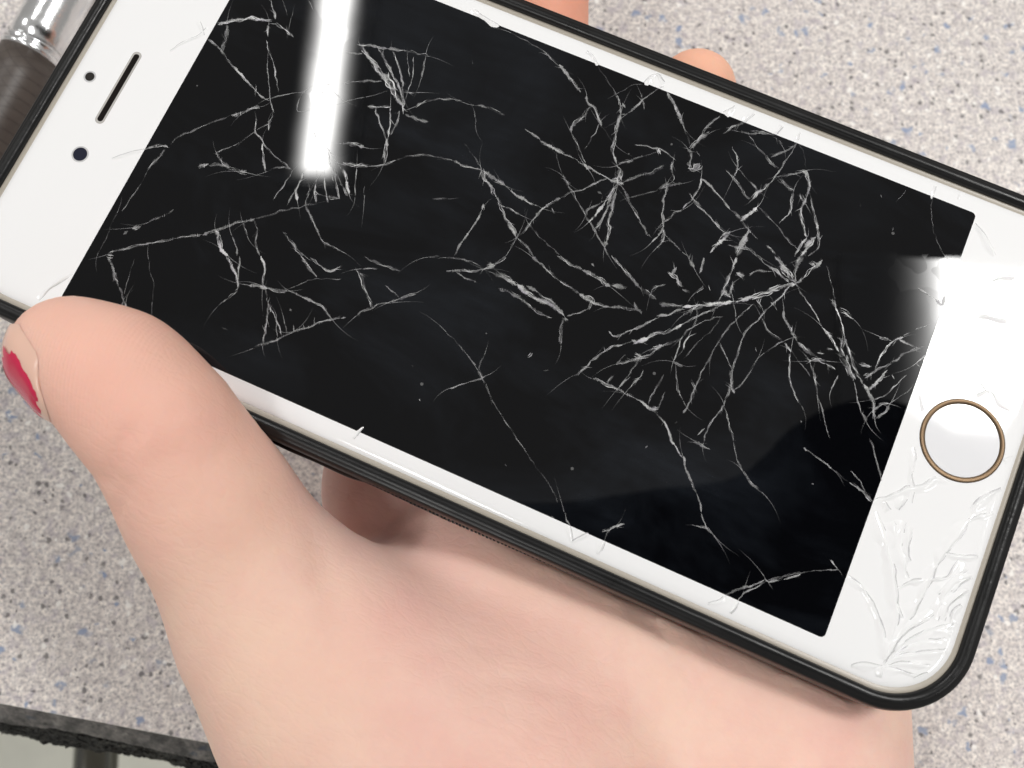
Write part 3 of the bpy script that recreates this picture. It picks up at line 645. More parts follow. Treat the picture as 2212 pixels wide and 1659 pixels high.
# each line: points (map units of a sheet) | width | strength | hackle share
CR = {
'A': '''1410,160 1480,140 1560,130 1660,125 1760,140|28|.5|.8
1780,150 1850,190 1905,240|20|.75|.2
1757,0 1768,60 1788,125|16|.9|0
1745,165 1735,240|18|.75|.1
1725,260 1745,330 1770,400 1790,500 1805,600|10|.6|0
1738,380 1735,460 1748,560 1752,650 1772,730|7|.4|0
1475,160 1470,220 1455,280 1440,335|26|.55|.3
1340,260 1400,295 1440,340 1490,410 1560,480 1630,560 1700,630 1745,655|17|.55|.1
1745,640 1800,625 1870,610 1950,600 1978,590|10|.4|.3
1978,598 1942,640 1932,720 2025,708|9|.7|0
1690,690 1640,700 1590,725|26|.6|.8
1590,725 1540,745 1505,750|26|.65|.9
1500,752 1400,785 1290,830 1160,890 1100,940|14|.22|.9
1650,720 1660,780 1655,850 1690,900 1720,950 1780,1010 1840,1060 1890,1100|13|.55|.1
1700,920 1705,1000 1715,1080 1727,1122|13|.6|0
1660,850 1740,800 1760,770|10|.4|.2
1742,785 1740,845|22|.55|.2
930,972 1000,950 1070,945 1092,960|22|.5|.6
1070,970 1030,1020 985,1070 958,1112|22|.55|.4
958,1112 890,1230 790,1370|6|.18|0
1283,1075 1352,1070|28|.6|.9
1352,1075 1420,1070 1490,1090 1540,1105 1602,1122|20|.5|.6
1405,995 1440,1050 1490,1090|22|.65|.3
1540,1110 1602,1118|34|.45|.8
1400,990 1510,945|9|.22|0
1730,1110 1800,1085 1890,1095|12|.35|.5
1890,1120 1840,1200 1770,1300|9|.35|0
1970,1120 1940,1190 1920,1250 1930,1302|18|.75|.1
2055,1160 2000,1250 1985,1330 2010,1400 2050,1480 2080,1550 2130,1590 2212,1630|15|.6|.1
2040,1195 2050,1312|22|.85|.1
2100,1130 2110,1250 2125,1312|13|.75|0
2170,1080 2180,1200 2202,1292|13|.75|0
2120,1275 2205,1290|26|.75|.5
1920,1210 1860,1345|9|.45|0
2050,820 2090,900 2120,960 2180,1050 2212,1110|9|.7|0
2040,850 2052,1000 2050,1160|7|.6|0
2120,960 2140,1080 2160,1180|8|.6|0
2110,550 2212,640|7|.5|0
2080,585 2095,610|14|.7|0
2110,545 2160,545|14|.6|0
690,1650 760,1625 850,1605 960,1580 1090,1555 1200,1535 1310,1520|17|.45|.9
1310,1520 1400,1490 1500,1455 1570,1435 1650,1425|20|.55|.9
1650,1420 1760,1390 1860,1360 1980,1335 2120,1305|12|.3|.8
640,1640 680,1560 720,1460 760,1380|8|.25|0
800,1522 832,1498|28|.55|.4
858,1472 915,1465|32|.45|.5
960,1440 1020,1415 1080,1390 1130,1360|15|.45|.6
1400,1490 1420,1560 1440,1620 1482,1661|28|.65|.2
1500,1530 1530,1600 1540,1659|11|.45|0
1570,1440 1600,1530|11|.35|0
1650,1430 1665,1500 1655,1580 1680,1659|15|.65|.1
1830,1500 1880,1550 1920,1610 1972,1661|18|.55|.2
690,1652 735,1655|34|.5|.5
2000,0 2030,70|7|.5|0
1830,0 1850,60|5|.3|0
1910,20 1890,120|5|.3|0''',
'B': '''120,290 160,350 220,430 280,510 330,590 400,690|34|.55|.2
240,310 290,400 340,500 380,580 410,680|22|.65|.1
330,330 370,420 395,520 400,600|15|.65|0
470,370 465,480 430,600 410,690|8|.45|0
545,350 530,440 515,510|11|.55|0
430,390 440,500|6|.35|0
200,420 250,480 290,520|18|.5|.2
270,480 320,540 350,600|52|.42|.3
110,285 200,300 300,315|20|.42|.9
300,315 430,335 555,362|20|.38|.9
30,340 80,350 160,350|15|.55|.3
0,545 80,530 180,530 262,530|18|.42|.8
0,670 100,640 160,630|6|.3|0
170,690 240,695 322,690|26|.55|.6
220,700 250,790 280,880 295,910|13|.55|0
320,690 315,800 300,890|15|.65|0
380,720 365,790 320,880|15|.55|.1
295,900 290,980 268,1062|24|.55|.1
410,740 480,770 562,792|26|.5|.8
430,600 490,600|18|.35|.4
400,680 405,740|26|.6|.2
480,690 580,650 720,645 790,660|15|.22|.8
860,680 920,690 1000,720 1060,750|16|.28|.8
1190,840 1240,870 1290,910|16|.35|.9
1290,910 1360,955 1440,1000|24|.6|.9
1440,1000 1510,1030 1582,1072|17|.42|.9
1570,1060 1605,1105|26|.5|.5
1582,1072 1680,1130 1782,1185|15|.42|.6
0,930 60,930 150,955|32|.42|.9
0,1060 80,1070 182,1075|28|.48|.9
182,1075 260,1070 350,1040|12|.3|.8
350,1040 470,1010 600,1015 720,1040|15|.27|.9
720,1040 820,1080 912,1105|18|.42|.9
10,1090 30,1160 50,1260|17|.65|.1
100,1090 90,1180 90,1282|9|.5|0
150,1210 145,1292|9|.55|0
0,1190 40,1272|18|.55|.1
905,1080 920,1140 970,1210 1010,1280|30|.6|.3
1010,1280 1040,1340 1070,1420 1110,1480 1135,1530|24|.55|.2
920,1110 990,1160 1062,1202|30|.5|.8
1090,1230 1140,1270 1210,1305 1282,1342|22|.5|.8
1060,1340 1160,1395|15|.22|.6
800,930 880,1040 910,1090|8|.18|0
915,1320 910,1360|20|.6|.2
910,1360 870,1450 810,1530 770,1590 735,1659|13|.48|.1
1135,1540 1200,1480 1240,1430 1290,1370 1340,1330 1420,1285|22|.55|.2
1420,1285 1480,1250 1560,1230 1640,1190 1740,1150|13|.45|.3
1135,1540 1190,1590 1247,1661|20|.42|.5
1130,1550 1100,1600 1070,1659|8|.35|0
1220,1460 1290,1540 1360,1600 1420,1659|12|.33|.2
1100,215 1240,290 1330,350 1400,410|8|.2|.2
1330,350 1370,390|20|.38|.4
1410,420 1460,480 1510,545 1550,600|24|.6|0
1590,620 1600,670 1640,700 1665,770 1680,822|18|.58|.2
1612,690 1560,760 1500,820 1490,862|24|.52|.1
1490,862 1530,940 1580,1062|11|.38|.1
1672,800 1620,900 1578,972|12|.6|0
1680,812 1730,880 1760,922|8|.22|.1
1780,610 1810,680 1810,740|20|.55|.2
1810,740 1790,820 1770,900 1760,980 1780,1062|20|.6|0
1850,740 1910,690 1960,640 2030,590 2090,555|12|.5|.2
1945,630 1965,712|20|.42|.2
1820,670 1840,700|22|.6|.9
1810,742 1852,740|12|.5|0
1660,430 1730,530 1780,622|6|.2|0
1800,600 1880,560 1960,545|8|.22|.3
1790,1075 1802,1130 1788,1205|48|.6|.3
1740,1170 1830,1190|40|.5|.5
1790,1070 1850,1045 1930,1020 2042,985|13|.45|.5
1900,940 2000,955 2080,975 2170,1040|12|.32|.6
2060,960 2070,1000|26|.5|.2
1830,1182 1930,1140 2010,1120 2092,1070|20|.48|.8
1840,1052 1892,1035|26|.45|.5
1770,1220 1720,1290 1690,1340 1600,1442|18|.55|.1
1752,1250 1710,1380 1650,1480 1640,1512|20|.58|.1
1782,1240 1750,1360 1730,1450 1745,1480 1710,1602|24|.65|.1
1690,1310 1600,1360 1578,1402|15|.45|.2
1740,1320 1700,1400 1670,1500|8|.6|0
1440,1140 1490,1230 1530,1310 1580,1390 1640,1490 1700,1590 1740,1659|13|.42|.2
1440,1150 1475,1195|24|.6|.2
1690,1570 1710,1602|26|.6|.2
1390,990 1410,1070 1440,1140|7|.35|0
1820,1210 1870,1310 1920,1400 1960,1480 2007,1542|17|.42|.6
1900,1370 1930,1420|24|.5|.8
2150,1040 2140,1090 2150,1150 2130,1190|20|.52|.1
2050,1222 2100,1200 2212,1190|26|.42|.4
2112,1200 2090,1290 2080,1380 2090,1440 2070,1500 2010,1572|20|.6|.1
2090,1442 2150,1390 2212,1360|18|.48|.2
2095,1490 2080,1570 2040,1612|28|.6|.3
1870,1280 1960,1260 2050,1235|9|.28|.3
2110,1540 2212,1632|13|.38|.5
2110,600 2160,680 2200,780 2214,812|22|.5|0
845,385 850,418|8|.6|0
870,760 868,812|5|.3|0
1660,1240 1690,1260|22|.35|.8
1360,1350 1380,1385|16|.4|.3
590,1290 690,1290|18|.18|.8''',
'C': '''0,780 30,900 45,950|13|.45|.1
45,962 80,930 130,890 182,860|24|.52|.2
110,900 140,840 180,800 242,750|15|.42|.2
30,1055 70,1092 112,1060|50|.52|.4
88,985 112,1012|30|.6|.9
30,960 55,1000 40,1060|24|.45|.3
260,870 330,820 402,790|18|.42|.3
280,840 350,810|12|.35|.2
360,850 440,870 520,860 602,875|18|.42|.6
440,850 540,850|10|.35|.4
430,880 490,960 540,1010|9|.32|.2
530,1000 590,1070 622,1092|18|.52|.3
570,1020 640,990 700,960 742,920|18|.48|.1
742,930 690,1010 640,1090 560,1190|10|.5|0
560,1190 490,1250 455,1292|34|.55|.2
600,890 640,942|18|.32|.4
320,950 345,1010 355,1070 330,1142|16|.55|.1
350,1080 400,1140 440,1190 482,1230|14|.38|.2
280,1100 350,1180 400,1260 440,1290|20|.32|.5
120,1150 110,1210 70,1280 0,1352|13|.48|.1
120,1152 190,1220 250,1290 310,1360|15|.42|.7
310,1360 360,1400 400,1460 482,1552|14|.38|.7
340,1390 375,1420|26|.45|.8
40,1250 100,1330 170,1400 230,1470 292,1512|16|.42|.6
205,1435 242,1482|28|.5|.6
80,1300 120,1350|24|.42|.6
482,1340 430,1390 368,1432|28|.48|.2
492,1342 560,1410 620,1480 690,1560 732,1602|14|.36|.4
540,1400 570,1420|18|.35|.6
620,1150 670,1200 712,1242|34|.48|.5
712,1242 700,1310 700,1360 630,1452|18|.6|.1
640,1140 720,1130 782,1110|15|.42|.3
772,1108 800,1125 820,1200 800,1280|22|.55|.2
800,1280 770,1350 760,1400 790,1480 800,1540|22|.58|.1
800,1540 760,1600 720,1661|20|.55|.1
755,1260 792,1322|36|.48|.3
832,1290 850,1380 870,1470 885,1540 880,1600 810,1661|18|.58|.1
862,1540 780,1602|44|.42|.2
840,1570 760,1659|20|.5|.1
750,920 790,1010 800,1110|5|.22|0
300,1520 240,1570 180,1642|26|.55|.1
432,1490 390,1570 350,1661|30|.6|.1
290,1590 340,1600 420,1610 482,1652|22|.45|.5
540,1590 602,1652|22|.45|.6
420,1480 440,1510|30|.45|.3
250,1530 310,1505|22|.45|.2
1615,1290 1610,1400 1630,1520 1680,1630 1690,1659|7|.35|0
1380,1310 1450,1240|5|.2|0
1150,1320 1155,1340|16|.4|0
1285,1260 1290,1280|10|.35|0
1370,1475 1362,1500|9|.5|0''',
'D': '''690,0 720,60 750,140 770,200|20|.65|.1
770,200 795,270 820,320 855,392|16|.75|0
800,290 778,352|13|.55|.1
820,300 815,360|10|.5|0
870,20 830,150 800,250|5|.22|0
960,20 995,180 990,300|4|.16|0
1470,0 1500,60 1530,120 1547,202|18|.72|.1
1552,0 1545,110 1545,200|11|.65|0
1545,200 1510,240 1440,302|16|.5|.2
1690,0 1715,80 1705,192|14|.62|.1
1610,190 1700,200 1790,225 1870,225|20|.58|.8
1680,190 1730,215|30|.5|.5
1870,225 1950,260 2030,300 2090,330 2152,412|18|.55|.5
1720,220 1735,300 1735,380 1720,470 1705,582|15|.72|.1
1738,300 1750,380|26|.7|.2
1745,330 1780,390 1810,460 1832,522|13|.85|0
1790,400 1795,530|7|.55|0
1640,600 1705,575 1800,540 1900,490|16|.45|.9
1900,490 2000,460 2100,425 2212,395|17|.52|.9
1850,440 1862,512|9|.45|0
1905,450 1905,497|9|.45|0
1965,440 1970,477|9|.42|0
2040,400 2040,452|9|.42|0
2085,320 2120,345|24|.5|.3
1950,0 1990,60 2040,120 2052,142|17|.55|.1
2010,10 2070,60 2120,90 2160,90 2214,60|16|.55|.2
1910,200 1990,165 2060,150 2212,150|6|.35|0
1880,340 1890,360|18|.4|.3
1440,460 1475,480|14|.25|.2
560,275 570,290|8|.4|0''',
'E': '''90,70 130,140 160,230 195,335|22|.58|.1
150,10 220,40 300,70 382,100|18|.36|.7
130,85 242,80|15|.32|.7
100,390 140,360 250,310 330,300|15|.45|.7
320,300 400,270 482,240|20|.42|.8
280,190 330,230 375,265|11|.28|.2
0,405 32,400|26|.55|.5
560,10 640,0|14|.35|.8
680,10 770,20 852,45|18|.36|.8
680,100 760,95 850,95 920,85|18|.42|.9
920,85 980,70 1000,50 1050,20 1066,0|18|.5|.4
740,100 800,140 892,182|11|.28|.6
940,62 992,60|38|.5|.6
980,110 1060,140 1120,175|30|.42|.8
1080,150 1140,190|34|.6|.95
1140,180 1180,220 1250,270 1330,300 1410,350 1442,390|28|.45|.5
1200,190 1280,240 1350,290 1412,345|22|.42|.6
1020,210 1100,240 1180,290 1240,340 1300,375 1365,402|22|.4|.7
1190,310 1235,335|30|.45|.5
1460,390 1520,375 1602,345|13|.45|.3
1440,400 1425,480 1425,582|18|.58|.1
1420,520 1425,570|24|.55|.1
1435,400 1472,412|28|.5|.5
1230,0 1310,70 1380,130 1460,190 1540,240|20|.45|.4
1540,240 1610,290 1690,320 1740,330|24|.48|.7
1740,330 1830,335 1920,355 1942,380|20|.45|.9
1570,260 1622,290 1602,347|28|.5|.5
1400,0 1480,50 1560,90|22|.4|.5
1560,90 1640,130 1700,170 1742,202|26|.48|.9
1750,195 1852,202|26|.45|.9
1750,0 1820,80 1870,140 1930,200|24|.42|.7
1930,200 1980,240 2042,280|28|.5|.6
2000,262 2020,210 2102,185|15|.42|.3
2120,100 2170,150 2214,202|28|.48|.3
2060,310 2120,320 2212,325|24|.5|.5
2175,75 2140,122|24|.42|.3
1900,300 1920,350|20|.4|.5
1620,50 1635,70|22|.4|.5
2214,340 2120,380 2040,387|15|.48|.1
2082,385 1970,440 1860,490 1770,525 1730,488|17|.55|.1
2214,440 2120,490 2040,500 1980,540 1890,567|22|.55|.1
1880,545 1930,560|22|.5|.3
2214,530 2140,560 2060,590 2000,640 1900,675 1780,702|24|.6|.1
2020,600 2080,580|34|.55|.2
1900,640 1950,660|30|.55|.2
1822,570 1720,610 1620,682|14|.6|.1
1620,682 1560,740 1498,777|15|.45|.3
1942,640 1890,730 1840,800 1788,862|14|.55|.1
1842,640 1780,702|11|.5|0
1957,740 1920,800 1873,852|16|.6|0
2092,770 2050,840 2010,900 1985,962|13|.55|0
1772,770 1720,832|13|.42|.1
1870,780 1800,850|12|.45|0
1620,795 1700,820 1800,870 1900,920|20|.48|.8
1900,920 1990,975 2052,1012|20|.48|.8
2050,992 2070,940 2100,880|9|.4|0
1998,990 2052,982|34|.48|.4
2040,1015 2055,1040|20|.55|.2
2050,1022 2090,1070 2130,1160 2160,1230 2214,1312|13|.5|.3
680,490 780,600 872,712|7|.24|.2
930,830 980,930 1060,1070 1150,1200 1250,1350 1350,1490 1400,1600|7|.2|.1
925,640 885,742|9|.4|0
700,860 790,830 940,780|11|.36|.1
885,740 910,780 935,832|20|.4|.4
1210,660 1242,632|20|.6|.2
1310,748 1345,742|16|.45|.2
1970,1245 1982,1232|14|.7|0
1060,1350 1064,1365|9|.8|0
505,925 507,940|8|.5|0
463,705 465,720|6|.4|0
1700,590 1705,620|10|.6|0
2150,690 2190,580 2214,520|11|.48|0
2170,760 2180,860 2214,942|13|.32|.1
2150,690 2214,710|20|.42|.3
2160,1085 2175,1070|16|.5|.1
2070,1100 2100,1060|8|.35|0''',
'F': '''0,330 100,320 230,310 340,295|24|.58|.2
340,295 430,275 540,240 640,200 732,180|28|.6|.2
732,180 780,140 850,80 905,25|22|.58|.1
0,215 42,242|28|.55|.3
350,10 310,110 280,200 250,262|20|.65|.1
330,160 300,252|26|.45|.1
250,225 312,272|40|.42|.3
140,10 110,112|14|.55|0
40,20 70,80|18|.5|.1
350,105 402,132|36|.5|.3
430,125 490,100 552,100|18|.42|.5
480,0 540,50 620,110 692,170|22|.5|.3
600,0 670,100 722,170|46|.5|.2
640,60 700,130|26|.45|.1
782,0 730,80 730,172|30|.52|.1
820,40 862,72|36|.48|.3
760,0 740,50|20|.45|.1
80,240 140,190|20|.4|.5
165,190 175,225|10|.7|0
60,340 110,310|24|.5|.4
130,290 160,320|30|.45|.4
220,320 280,310|28|.55|.4
530,230 570,245|28|.5|.3
0,390 60,350 140,325|16|.5|.1
0,440 100,390 230,330|12|.52|.1
0,520 60,460 150,420 262,390|12|.48|.1
35,520 0,600|16|.55|0
90,400 80,470|10|.45|0
250,390 190,480 100,560 0,672|6|.28|0
460,310 390,370 320,440 260,510 210,590|11|.5|.1
210,590 160,680 110,780 70,870 40,960 0,1022|16|.5|.1
240,560 270,630 310,720 320,762|10|.48|0
700,190 640,260 580,312|16|.48|.1
580,310 500,400 410,490 370,580 340,680 320,762|12|.52|.1
310,740 320,850 335,892|20|.6|.1
320,760 305,860 270,962|14|.5|.1
330,872 390,820 470,690|10|.32|.1
270,960 220,1030 170,1100 135,1212|12|.48|.1
270,970 300,1090 330,1200|11|.42|.1
330,1200 350,1300 390,1402|14|.48|.1
380,1390 440,1470 510,1532|14|.45|.5
60,1190 130,1230 175,1252|22|.42|.4
90,1160 145,1118|9|.4|0
60,800 80,860 50,900|24|.4|.2
330,300 342,402|7|.35|0
480,280 510,340|18|.4|.3
560,260 612,352|9|.35|.2
570,300 590,320|22|.45|.3
740,200 800,290 860,380 902,460|10|.5|.1
900,460 960,530 1010,620|18|.55|.2
1010,620 1050,700 1090,770 1112,802|26|.58|.3
970,280 992,342|26|.52|.2
990,330 1005,370 1030,440 1050,530|13|.55|.1
1050,530 1080,630 1120,730 1170,830|22|.62|.2
1170,830 1210,900 1235,980 1245,1072|20|.62|.2
1012,350 1060,370 1112,415|24|.42|.3
930,60 970,200 985,290|6|.26|0
1000,530 1042,540|20|.45|.2
1035,540 1030,610 1045,650|24|.42|.3
1060,640 1080,720 1120,800|20|.5|.2
1110,810 1130,910 1160,1020|10|.45|.1
1155,1010 1192,1082|18|.48|.3
1210,1180 1240,1260 1270,1370 1290,1470|11|.42|.4
1245,740 1290,640 1350,560 1430,520|18|.55|.2
1430,520 1530,470 1612,440|9|.5|0
1180,792 1250,740 1350,700|18|.52|.2
1350,700 1450,630 1562,590|16|.5|.2
1270,518 1342,547|18|.45|.5
1400,540 1480,580 1542,602|14|.42|.5
1330,740 1270,810 1200,872|18|.52|.1
1602,620 1510,692|12|.52|.1
1508,692 1542,722|10|.45|0
1450,770 1370,850 1300,910 1220,932|8|.45|0
1522,810 1440,890 1340,962|8|.42|0
1240,1000 1290,960 1342,965|22|.52|.2
1340,968 1310,1010 1250,1052|18|.5|.1
1225,930 1250,950|22|.5|.2
1140,700 1222,720|26|.42|.5
1170,780 1215,760|22|.45|.2
1355,770 1370,800|18|.42|.2
655,350 660,410 700,480 742,552|20|.48|.2
510,400 550,480 600,520 652,552|18|.36|.7
660,558 700,622|20|.48|.2
700,620 690,700 690,790 720,890 772,972|11|.45|.1
690,590 750,680 832,782|8|.32|.1
530,630 590,590 660,550|8|.32|.1
740,558 800,610 862,652|26|.32|.6
830,680 880,675 932,682|32|.5|.4
870,630 912,642|34|.42|.5
930,700 982,742|22|.42|.4
930,600 975,612|26|.38|.5
1002,770 960,872|11|.55|0
830,700 860,800 872,900|12|.48|.1
872,900 910,1020 952,1190|9|.42|.1
850,770 862,840|20|.45|.2
470,590 480,620|14|.38|.3
780,1240 860,1300 970,1380|10|.36|.3
785,1240 800,1265|24|.5|.3
1080,1470 1170,1530 1227,1592|22|.45|.5
970,1380 1080,1470|8|.25|.2
1090,1390 1150,1460 1190,1540|9|.32|.2
0,1290 30,1390 70,1490 105,1570 120,1661|13|.48|.2
1520,208 1580,240 1640,280|12|.8|.1
1635,285 1682,312 1700,260|24|.85|.1
1700,0 1725,35|16|.8|0
835,1475 850,1480|12|.5|.2
765,1065 770,1080|10|.5|0''',
'G': '''1440,0 1452,40 1480,92|11|.45|.2
1690,128 1760,100 1832,75|15|.55|.4
1760,105 1728,130 1700,190|12|.5|.1
1360,30 1375,40|9|.4|0''',
'H': '''120,0 150,90 200,152|9|.42|.2
80,85 160,105 200,150|12|.42|.4
150,90 175,120|20|.5|.2
270,552 330,510 400,490 460,480 530,440|13|.65|.1
350,582 400,520 470,490 540,450|12|.65|.1
400,500 380,560|8|.6|0
530,415 560,448 650,430|16|.58|.2
640,420 700,395 760,395 740,410 650,438|12|.55|.1
760,398 870,380 1012,372|7|.45|.1
950,308 1007,372|9|.42|.1''',
}
RIDGE = {   # relief of the broken glass over the white bezel
'H': '''1305,1000 1360,950 1450,930 1600,910 1745,900|22|1
1305,990 1400,910 1540,850 1705,830|24|1
1310,980 1400,880 1520,810 1640,760 1735,740|26|1
1310,960 1390,830 1450,750 1560,690 1640,640|26|1
1340,900 1430,790 1520,720 1600,690|20|1
1320,940 1350,820 1380,680 1370,480 1350,350 1310,180 1270,60 1250,0|34|1
1340,900 1440,720 1540,560 1640,350 1730,220 1850,60 1900,10|28|1
1300,900 1290,760 1230,600 1150,480 1070,420|22|.8
1060,1012 1150,985 1300,1000|18|1
1305,1000 1400,980 1500,985 1602,1002|18|1
1290,1000 1285,1092|30|1.2
1310,1010 1420,1030 1520,1062|16|.8
1500,1080 1560,1050 1640,1030|14|.8
1640,700 1680,560 1760,460 1922,400|28|1.1
1680,700 1720,600 1800,530 1902,490|26|1.1
1740,720 1760,640 1882,560|24|1.2
1700,760 1800,700 1872,640|22|1.1
1720,790 1800,760 1850,720|18|1
1650,530 1740,430 1840,360|20|.9
1390,492 1500,450 1620,430 1720,420 1790,310|18|1.2
1690,272 1830,290 1962,280|18|1.1
1850,50 1950,20 2062,10|16|1
1430,60 1390,200 1420,300 1440,430|44|1.1
1480,100 1450,250 1472,322|26|1.2
1350,60 1380,160 1350,260|26|1.1
1380,580 1425,690|18|1
1340,820 1320,900 1310,960|26|1
1860,420 1800,460 1740,520|14|.8
150,602 230,580 272,550|16|1
360,580 330,630 280,672|16|1.2''',
'F': '''1230,1592 1340,1560 1450,1510 1560,1490 1640,1440 1722,1470|20|1
1490,1240 1502,1320 1480,1420 1490,1500 1480,1602|16|.8
2080,1322 2152,1290|16|1
1860,1659 1960,1560 2112,1490|20|1
1900,900 2000,880 2060,960 2122,1000|13|.5
1540,900 1560,1012|12|.6
1930,820 1990,900|12|.5
1920,380 2010,400 2102,420|16|.8
2000,160 2080,130 2152,130|16|.8
1300,1590 1340,1650|26|.9
1390,1640 1440,1560|22|.8''',
'B': '''850,60 950,130 1022,175|14|.8
1590,330 1640,380 1662,425|16|.9
1962,545 2040,480 2092,540|16|.9''',
'C': '''270,740 342,690|16|.9
400,790 470,722|18|1
600,870 662,790|14|1
745,905 757,860|11|1
1612,1290 1642,1190|11|.8
1790,1290 1802,1240|9|.8
1890,1450 1960,1540 2022,1659|16|1''',
'A': '''1100,332 1200,270 1290,230 1342,182|12|.7
1290,140 1322,230|11|.7
720,1032 850,990 935,970|11|.7''',
'D': '''250,282 340,200 470,110|18|.8''',
'E': '''75,1182 147,1110|14|.8''',
'G': '''1480,92 1497,192|13|1
1500,192 1570,155 1602,140|13|1
1700,190 1680,240 1650,287|15|1.2''',
}
def parse(d):
    for key, txt in d.items():
        ox, oy = ORG[key]
        for line in txt.split('\n'):
            f = line.split('|')
            pts = [tuple(float(c) for c in q.split(',')) for q in f[0].split()]
            pts = [on_z((ox+x/2.0331)/1.47559, (oy+y/2.0331)/1.47559, 0)[:2] for x, y in pts]
            yield np.array(pts), [float(q) for q in f[1:]]
def resample(p, step):
    if len(p) == 2: p = np.array([p[0], (p[0]+p[1])/2, p[1]])
    ext = np.vstack([2*p[0]-p[1], p, 2*p[-1]-p[-2]]); out = []
    for i in range(1, len(ext)-2):
        n = max(2, int(np.linalg.norm(ext[i+1]-ext[i])/step))
        for k in range(n):
            t = k/n; a, b, c, d = ext[i-1:i+3]
            out.append(.5*((2*b)+(-a+c)*t+(2*a-5*b+4*c-d)*t*t+(-a+3*b-3*c+d)*t**3))
    out.append(ext[-2]); return np.array(out)
def smooth_noise(n, k):
    x = rng.normal(size=n+4*k); ker = np.hanning(2*k+1); ker /= np.sqrt((ker**2).sum()); return np.convolve(x, ker, 'same')[2*k:2*k+n]
PXMM = 2.0331*1.47559*17.3                       # sheet units per millimetre
class Strip:
    def __init__(s): s.v, s.f, s.uv, s.st, s.hk, s.n, s.cur = [], [], [], [], [], 0, 0.0
    def add(s, pts, wd, z0, st, off):
        n = len(pts); tg = np.gradient(pts, axis=0); tg /= np.linalg.norm(tg, axis=1)[:, None]+1e-9
        nm = np.c_[-tg[:, 1], tg[:, 0]]; al = np.r_[0, np.cumsum(np.linalg.norm(np.diff(pts, axis=0), axis=1))]+off
        wd = np.broadcast_to(wd, n); st = np.broadcast_to(st, n); tl = rng.uniform(-.25, .25)
        for c, dz in ((-1, max(0, -tl)), (0, .12), (1, max(0, tl))):
            s.v.append(np.c_[pts+nm*(wd*c)[:, None], z0+dz*wd]); s.uv.append(np.c_[al, np.full(n, c)]); s.st.append(st)
        i = np.arange(n-1)+s.n
        for q in (0, n): s.f.append(np.c_[i+q, i+q+1, i+q+1+n, i+q+n][:, ::-1])
        s.hk.append(np.full(3*n, s.cur)); s.n += 3*n
    def build(s, parent, name='crack'):
        V = np.concatenate(s.v)*MM; Q = np.concatenate(s.f)
        o = np_mesh(name, V, Q, CRACK, parent); me = o.data
        l = me.uv_layers.new(name='UVMap'); idx = np.empty(len(me.loops), np.int32); me.loops.foreach_get('vertex_index', idx)
        l.data.foreach_set('uv', np.concatenate(s.uv)[idx].astype(np.float32).ravel())
        for nme, val in (('strength', np.concatenate(s.st)), ('hackle', np.concatenate(s.hk))):
            at = me.attributes.new(nme, 'FLOAT', 'POINT'); at.data.foreach_set('value', val.astype(np.float32))
        return o
tick = (R.T@np.array([.10, 1, 0]))[:2]; tick /= np.linalg.norm(tick)
crack_list = list(parse(CR))
size_ = [q[1][0]*np.linalg.norm(np.diff(q[0], axis=0), axis=1).sum() for q in crack_list]
cut = sorted(size_, reverse=True)[235]; REST = Strip()             # the largest cracks are parts, the small rest one part
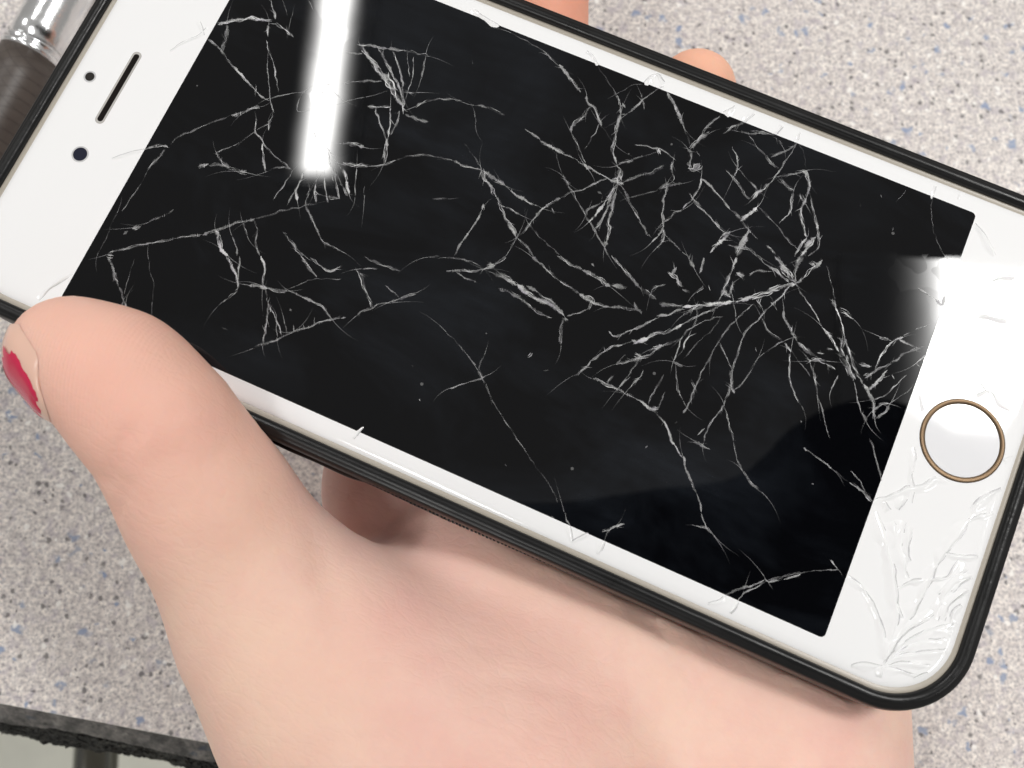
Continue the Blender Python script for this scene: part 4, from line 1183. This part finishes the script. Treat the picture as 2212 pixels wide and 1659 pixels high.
for ci, (pts, (wd, st, hk)) in enumerate(crack_list):
    p = resample(pts, .14); n = len(p); hw = .50*wd/PXMM
    tg = np.gradient(p, axis=0); tg /= np.linalg.norm(tg, axis=1)[:, None]+1e-9; nm = np.c_[-tg[:, 1], tg[:, 0]]
    p = p+nm*(smooth_noise(n, 5)*.045+smooth_noise(n, 1)*.012*(1-hk))[:, None]
    t = np.linspace(0, 1, n); L = n*.14
    tap = np.minimum(1, .06+np.minimum(t, 1-t)*L/.45)
    prof = hw*np.clip(1+.36*smooth_noise(n, 6)+.26*smooth_noise(n, 1), .25, 2.0)*tap
    node = 1+.45*np.exp(-np.minimum(t, 1-t)*L/.5)
    st *= float(np.clip(rng.lognormal(-.12, .36), .4, 1.7))
    sv = st*(.50-.10*hk)*np.clip(1+.5*smooth_noise(n, 9), .2, 2.0)*node
    S = Strip() if size_[ci] >= cut else REST; S.cur = hk; z = .018+.0009*(ci % 40)
    S.add(p, prof, z, sv, rng.uniform(0, 400))
    for k_ in range(1+int(wd/9)):                                   # fine strands that weave along the crack
        if n < 6: break
        ln_ = max(5, int(n*rng.uniform(.35, 1.0))); a_ = int(rng.integers(0, max(1, n-ln_+1))); sl_ = slice(a_, min(n, a_+ln_)); m_ = len(p[sl_])
        off_ = np.clip(rng.uniform(-.5, .5)+.55*smooth_noise(m_, 8), -1.15, 1.15)
        S.add(p[sl_]+nm[sl_]*(hw*off_)[:, None], hw*rng.uniform(.07, .20)*np.clip(1+.5*smooth_noise(m_, 3), .3, 2)*np.minimum(1, .25+np.minimum(np.arange(m_), np.arange(m_)[::-1])*.25)+.006, z+.02,
              st*rng.uniform(.7, 2.2)*np.clip(1+.7*smooth_noise(m_, 6), .05, 2.4), rng.uniform(0, 400))
    if hk >= .5:                                                    # hackle marks across it
        for i_ in range(0, n, 2):
            if rng.random() < .45:
                hl = hw*rng.uniform(.5, 1.25)*tap[i_]; c_ = p[i_]+nm[i_]*hw*rng.uniform(-.3, .3)
                S.add(np.array([c_-tick*hl, c_, c_+tick*hl]), rng.uniform(.018, .05), z+.03, np.array([.3, 1, .3])*st*rng.uniform(.5, 1.9), rng.uniform(0, 400))
    elif wd >= 15 and n > 8:
        for _ in range(2):                                          # short side splinters
            a_ = int(rng.integers(0, n-4)); d_ = tg[a_]*rng.choice((-1, 1))*rng.uniform(.6, 1)+nm[a_]*rng.choice((-1, 1))*rng.uniform(.3, .8)
            S.add(p[a_]+np.outer(np.linspace(0, rng.uniform(.4, 1.3), 6), d_/np.linalg.norm(d_)), np.linspace(.05, .012, 6), z+.03, st*np.linspace(1.3, .4, 6), rng.uniform(0, 400))
    if L > 1.2:                                                     # hairlines running on from the ends
        for e_, d_ in ((p[0], -tg[0]), (p[-1], tg[-1])):
            if rng.random() < .45:
                q_ = np.linspace(0, 1, 14); ln_ = rng.uniform(1.0, 4.5); bend = rng.uniform(-.5, .5)
                d2 = np.outer(q_*ln_, d_)+np.outer(q_**2*ln_*bend, (-d_[1], d_[0]))
                hp_ = e_+d2; hp_ = hp_[(np.abs(hp_[:, 0]) < 51.6) & (np.abs(hp_[:, 1]) < 28.9)]
                if len(hp_) > 4: S.add(hp_, np.linspace(.045, .012, len(hp_)), z+.01, .42*np.linspace(1, .15, len(hp_)), rng.uniform(0, 400))
    if S is not REST: S.build(screen)
tag(REST.build(screen, 'small_cracks'), kind='stuff')
def inside(q):                                   # fades the relief out towards the rim of the glass
    e = max(abs(q[0])-(GU-GR), 0), max(abs(q[1])-(GV-GR), 0)
    d = GR-math.hypot(*e) if min(e) > 0 else min(GU-abs(q[0]), GV-abs(q[1]))
    return min(1, max(0, (d-.9)/1.2))
for ci, (pts, (wd, hh)) in enumerate(parse(RIDGE)):
    p = resample(pts, .3); n = len(p); hw = .95*wd/PXMM
    tg = np.gradient(p, axis=0); tg /= np.linalg.norm(tg, axis=1)[:, None]+1e-9; nm = np.c_[-tg[:, 1], tg[:, 0]]
    p = p+nm*(smooth_noise(n, 3)*.03)[:, None]
    t = np.linspace(0, 1, n); tap = np.minimum(1, np.minimum(t, 1-t)*5+.02); wv = hw*np.clip(1+.3*smooth_noise(n, 4), .5, 1.6)
    sgn = 1 if nm[n//2] @ np.array([.5, .9]) > 0 else -1
    V, Fc = [], []
    for i in range(n):
        h = .28*hh*tap[i]*min(1.0, hw/.40)*inside(p[i])
        for c, z in ((-1.9, -.01), (-.9, .30*h), (-.26, h), (.02, .85*h), (.46, -.01)):
            q = p[i]+nm[i]*wv[i]*c*sgn*(.2+.8*inside(p[i])); V.append((q[0], q[1], z*(1 if z < 0 else 1)+.004-.5*(inside(p[i]) <= 0)))
    for i in range(n-1):
        for c in range(4):
            a = i*5+c; Fc.append((a, a+1, a+6, a+5) if sgn < 0 else (a, a+5, a+6, a+1))
    rd = mesh_obj('crack_ridge', V, Fc, WHITE, glass, True)
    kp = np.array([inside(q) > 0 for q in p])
    if kp.sum() > 4:                                                # fracture line whose grey paints shade on the ridge's steep side
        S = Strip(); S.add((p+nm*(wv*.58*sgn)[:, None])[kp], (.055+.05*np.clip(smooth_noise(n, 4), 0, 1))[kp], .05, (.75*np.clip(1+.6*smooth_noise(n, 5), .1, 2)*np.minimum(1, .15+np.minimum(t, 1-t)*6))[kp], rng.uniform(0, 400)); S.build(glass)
